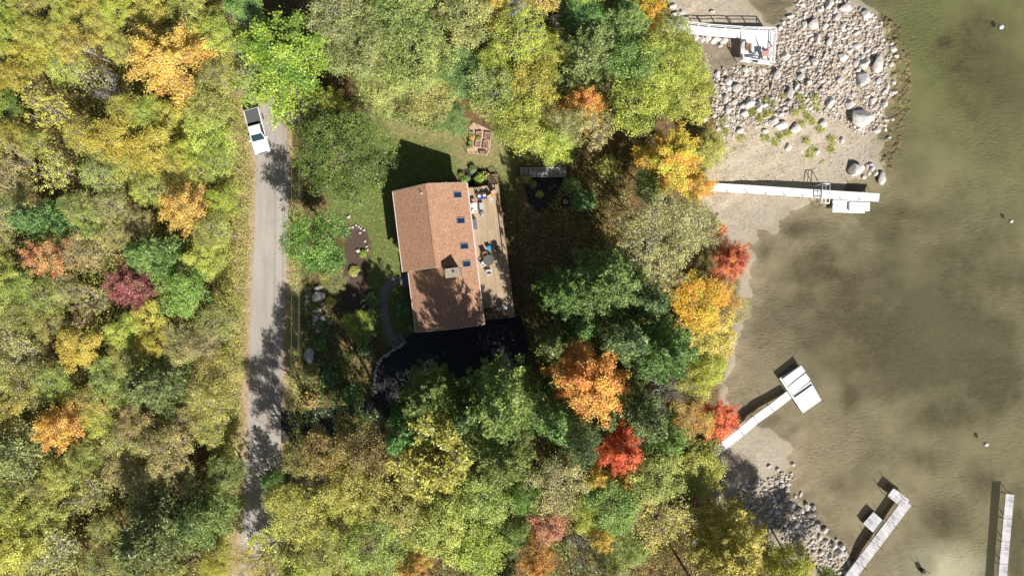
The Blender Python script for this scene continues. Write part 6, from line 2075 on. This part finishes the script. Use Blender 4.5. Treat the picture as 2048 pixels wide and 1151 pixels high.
for _ in range(9000):
    if n_mid >= 108:
        break
    x, y = BR.uniform(1415, 1802), BR.uniform(0, 320)
    if not inpoly(FLD, x, y):
        continue
    a_ = BR.choice((3.4, 3.8, 4.4, 5.0, 5.6))
    if all(math.hypot(x - q[0], y - q[1]) > (a_ + q[2]) * 0.86 for q in placed):
        placed.append((x, y, a_))
        n_mid += 1
        lb_ = zone_label(x, y)
        rock(x, y, a_, a_ * BR.uniform(0.7, 1.0), lb_[0], lb_[1], 'beach_rock', 'rock', 0.25)
BOT = [(1582.5, 1012, 8, 7), (1614, 1012, 8, 8), (1626, 1014, 6, 6), (1598, 1022, 10, 7), (1634, 1054, 9, 8), (1650, 1060, 7, 6), (1668, 1091, 6, 9), (1682.6, 1094, 8, 7), (1679, 1106, 9, 8), (1581, 1057, 7, 7), (1594, 1050, 7, 6),
       (1575, 967, 5, 5), (1573, 978, 5, 6), (1555, 992, 5, 7), (1586, 928, 5, 5), (1628, 1028, 6, 5), (1625, 1042, 6, 5), (1538, 932, 5, 4), (1603, 986, 4, 4), (1591, 992, 4, 4), (1600, 990, 4, 3), (1616, 1030, 6, 5), (1585, 1028, 6, 5), (1590, 1032, 7, 4),
       (1571, 1046, 6, 6), (1570, 1062, 6, 6), (1600, 1056, 5, 6), (1615, 1058, 4, 5), (1654, 1082, 5, 6), (1691, 1106, 6, 5), (1673, 1078, 4, 4), (1640, 1074, 5, 6), (1625, 1070, 5, 5), (1556, 938, 5, 4)]
bp = []
for x, y, a_, b_ in BOT:
    bp.append((x, y, max(a_, b_)))
    rock(x, y, a_, b_, 'pale sunlit rock along the bottom shore water edge', 'sunlit rocks on the bottom shore', 'beach_rock', 'rock', 0.2)
BPOLY = [(1470, 970), (1500, 960), (1540, 955), (1580, 935), (1590, 950), (1570, 1000), (1610, 1020), (1640, 1070), (1700, 1120), (1700, 1165), (1640, 1140), (1580, 1100), (1540, 1050), (1490, 1020)]
n_ = 0
for _ in range(5000):
    if n_ >= 58:
        break
    x, y = BR.uniform(1470, 1705), BR.uniform(930, 1165)
    if not inpoly(BPOLY, x, y):
        continue
    a_ = BR.choice((3.2, 3.8, 4.6, 5.6, 6.4))
    if all(math.hypot(x - q[0], y - q[1]) > (a_ + q[2]) * 0.86 for q in bp):
        bp.append((x, y, a_))
        n_ += 1
        rock(x, y, a_, a_ * BR.uniform(0.7, 1.0), 'grey rock in the tree shaded pile on the bottom shore', 'shaded rocks on the bottom shore', 'beach_rock', 'rock', 0.25)

# small stones nobody could count
def pebbles(name, poly, n, smin, smax, seed, avoid=(), keep=None, mat=None, flat=0.75):
    rg = np.random.default_rng(seed)
    base = [stone(rg, 7, 1) for _ in range(6)]
    Vs, Fs, o_ = [], [], 0
    xs, ys = [p_[0] for p_ in poly], [p_[1] for p_ in poly]
    c = 0
    for _ in range(n * 8):
        if c >= n:
            break
        x, y = rg.uniform(min(xs), max(xs)), rg.uniform(min(ys), max(ys))
        if not inpoly(poly, x, y) or (keep and not keep(x, y, rg)):
            continue
        if any(abs(x - q[0]) < q[2] * 0.8 and abs(y - q[1]) < q[2] * 0.8 for q in avoid):
            continue
        s_ = smin + (smax - smin) * rg.uniform() ** 2.2
        p = P(x, y, 0)
        V, F = base[rg.integers(6)]
        th = rg.uniform(0, 6.28)
        R2 = np.array([[math.cos(th), -math.sin(th), 0], [math.sin(th), math.cos(th), 0], [0, 0, 1]])
        Vs.append((V * [s_ * rg.uniform(.9, 1.3), s_, s_ * flat]) @ R2.T + [p.x, p.y, p.z + s_ * (flat - 0.5)])
        Fs.append(F + o_)
        o_ += len(V)
        c += 1
    o = link(name, mesh_np(name, np.concatenate(Vs), np.concatenate(Fs), mat or MAT_PEB))
    return tag(o, kind='stuff')
d = NT('beach_stones')
co = d.pos()
vc = d.n('ShaderNodeSeparateColor')
d.set(vc.inputs[0], d.vor(co, 2.2, 'F1', 'Color'))
c = d.mix(vc.outputs[0], lin(158, 142, 126), lin(214, 202, 190))
c = d.mix(d.math('MULTIPLY', d.rng(d.noise(co, 12, 3), 0.5, 0.7), 0.4), c, lin(120, 108, 96))
MAT_PEB = d.principled(c, 0.92, 0, None, 0.15)
MAT_SUNK = simple('algae_stone', lin(138, 124, 92), 0.95, var=0.3, scale=1.2)
FLD0 = [(1430, 140), (1475, 132), (1485, 135), (1545, 134), (1552, 100), (1552, 62), (1600, 0), (1690, 0), (1752, 30), (1768, 60), (1760, 85), (1782, 110), (1770, 150), (1784, 190), (1760, 225), (1768, 250), (1720, 275), (1680, 240), (1600, 220), (1540, 250), (1440, 280), (1420, 220)]
pebbles('stones', FLD0, 4500, 0.06, 0.3, 31, placed)
pebbles('beach_pebbles', [(1430, 240), (1740, 240), (1765, 300), (1760, 345), (1640, 362), (1440, 360), (1400, 300)], 900, 0.03, 0.12, 32, placed)
pebbles('shore_stones', BPOLY, 900, 0.06, 0.26, 33, bp)
pebbles('lake_bed_stones', [(1760, 20), (1800, 60), (1822, 130), (1820, 210), (1800, 280), (1780, 340), (1762, 330), (1770, 250), (1782, 190), (1778, 100)], 480, 0.16, 0.55, 34, mat=MAT_SUNK, flat=0.36)
pebbles('sand_pebbles', [(1390, 400), (1620, 412), (1560, 450), (1505, 480), (1500, 640), (1450, 780), (1560, 860), (1480, 940), (1400, 960), (1440, 700), (1470, 540)], 260, 0.02, 0.07, 35)
pebbles('bank_stones', [(604, 570), (660, 580), (668, 640), (650, 700), (610, 690)], 160, 0.05, 0.2, 36)

# ------------------------------------------------------------------ undergrowth, brush, grass: uncountable
def scatter(name, polys, n_clumps, leaves, leafsize, hmin, hmax, cr, cname, seed, avoid=None, keep=None, up=0.9, aspect=0.6, jit=(0, 0, 0, 0)):
    rg = np.random.default_rng(seed)
    Cs, Ns, Cl = [], [], []
    poly_a = [abs(sum(p_[i][0] * p_[(i + 1) % len(p_)][1] - p_[(i + 1) % len(p_)][0] * p_[i][1] for i in range(len(p_)))) for p_ in polys]
    for poly, ar in zip(polys, poly_a):
        n = int(n_clumps * ar / sum(poly_a))
        xs, ys = np.array([p_[0] for p_ in poly]), np.array([p_[1] for p_ in poly])
        X, Y = rg.uniform(xs.min(), xs.max(), n * 4), rg.uniform(ys.min(), ys.max(), n * 4)
        ok = sdist(poly, X, Y) > 0
        X, Y = X[ok][:n], Y[ok][:n]
        if keep is not None:
            k_ = keep(X, Y, rg)
            X, Y = X[k_], Y[k_]
        hgt = rg.uniform(hmin, hmax, len(X)) 
        x, y = (X - CX) * S0, (CY - Y) * S0
        for _ in range(2):
            z = terrain(x, y)
            kz = S0 * (H - z) / H
            x, y = (X - CX) * kz, (CY - Y) * kz
        k = leaves
        c = np.stack([x, y, z], 1)[:, None, :] + rg.normal(size=(len(X), k, 3)) * np.array([cr, cr, 0.0]) + np.array([0, 0, 1.0]) * (hgt[:, None] * rg.uniform(0.3, 1.05, (len(X), k)))[:, :, None]
        Cs.append(c.reshape(-1, 3))
        Ns.append(np.array([0, 0, up]) + rg.normal(size=(len(X) * k, 3)) * 0.6)
        Cl.append(np.repeat(rg.uniform(0, 1, len(X)), k))
    C, N, Cl = map(np.concatenate, (Cs, Ns, Cl))
    V, F = leaf_quads(C, N, leafsize, rg, aspect)
    o = link(name, mesh_np(name, V, F, MAT_LEAF, {'hue': rg.uniform(0, 1, len(C)), 'clump': Cl}))
    tint(o, cname, jit)
    return tag(o, kind='stuff')
scatter('undergrowth', [F1, F2], 6500, 22, 0.18, 0.8, 4.6, 0.42, 'olive', 61)
scatter('shaded_undergrowth', [F3], 1500, 22, 0.2, 0.3, 1.8, 0.42, 'green', 62)
VERGE = [(415, -60), (478, -60), (492, 100), (488, 210), (506, 320), (500, 460), (494, 620), (484, 760), (478, 900), (468, 1050), (452, 1210), (405, 1210), (425, 900), (432, 600), (440, 300)]
scatter('roadside_brush', [VERGE], 3000, 16, 0.13, 0.15, 1.3, 0.26, 'ygreen', 63, keep=lambda X, Y, rg: rg.uniform(0, 1, len(X)) < np.clip(1.25 - (X - 425) / 75.0, 0.2, 1))
scatter('dry_brush', [VERGE], 1500, 14, 0.12, 0.1, 0.7, 0.26, 'tan', 64)
scatter('yard_edge_brush', [[(583, 300), (604, 300), (606, 440), (600, 560), (608, 700), (604, 880), (575, 900), (578, 640), (580, 480)]], 420, 14, 0.13, 0.1, 0.6, 0.25, 'olive', 65)
scatter('bank_plants', [[(600, 560), (670, 570), (690, 620), (660, 700), (604, 700)], [(600, 700), (740, 700), (740, 800), (600, 860)]], 420, 16, 0.15, 0.1, 0.6, 0.22, 'green', 66)
scatter('lawn_edge_bushes', [[(740, 215), (900, 225), (930, 262), (850, 262), (780, 240)], [(1000, 270), (1160, 300), (1150, 328), (1030, 320)]], 420, 18, 0.16, 0.2, 1.2, 0.3, 'pgreen', 67)
scatter('fallen_leaves', [[(500, 0), (590, 300), (590, 1100), (470, 1200), (480, 900), (505, 400)], LAWN, [(1010, 340), (1180, 430), (1170, 560), (1075, 600), (1060, 700), (1030, 650)]], 6400, 2, 0.12, 0.02, 0.03, 0.4, 'rust', 68, up=3.0)
scatter('shade_plants', [[(1034, 430), (1080, 430), (1190, 300), (1270, 320), (1250, 450), (1175, 560), (1085, 720), (1056, 640)], [(1270, 1090), (1395, 1080), (1405, 1160), (1265, 1165)]], 1050, 16, 0.16, 0.1, 0.9, 0.3, 'bronze', 71)
TUF = [(1428, 215), (1500, 205), (1560, 190), (1640, 190), (1650, 250), (1700, 290), (1640, 330), (1560, 300), (1440, 300)]
tc = [(1530, 195), (1545, 210), (1535, 228), (1598, 195), (1605, 215), (1628, 197), (1632, 212), (1615, 235), (1625, 245), (1575, 268), (1560, 275), (1530, 275), (1516, 238), (1445, 242), (1448, 262), (1480, 278), (1678, 262), (1690, 268), (1664, 280), (1660, 298),
      (1625, 300), (1618, 312), (1612, 282), (1570, 150), (1564, 188), (1640, 260), (1590, 225), (1600, 250), (1550, 285), (1505, 225), (1440, 330), (1470, 305), (1500, 320), (1566, 335), (1585, 330), (1605, 335), (1650, 330), (1435, 290)]
TA = np.array(tc)
scatter('beach_grass', [TUF], 9000, 11, 0.16, 0.1, 0.5, 0.08, 'ygreen', 69, keep=lambda X, Y, rg: (np.hypot(X[:, None] - TA[None, :, 0], Y[:, None] - TA[None, :, 1]).min(1) < rg.uniform(0, 9, len(X)) * 1.2), up=0.35, aspect=0.22)
scatter('shore_scrub', [[(1400, 255), (1450, 240), (1470, 300), (1440, 345), (1405, 340)], [(1370, 960), (1440, 950), (1500, 990), (1560, 1100), (1400, 1140), (1350, 1050)]], 420, 14, 0.14, 0.1, 0.7, 0.25, 'olive', 70)
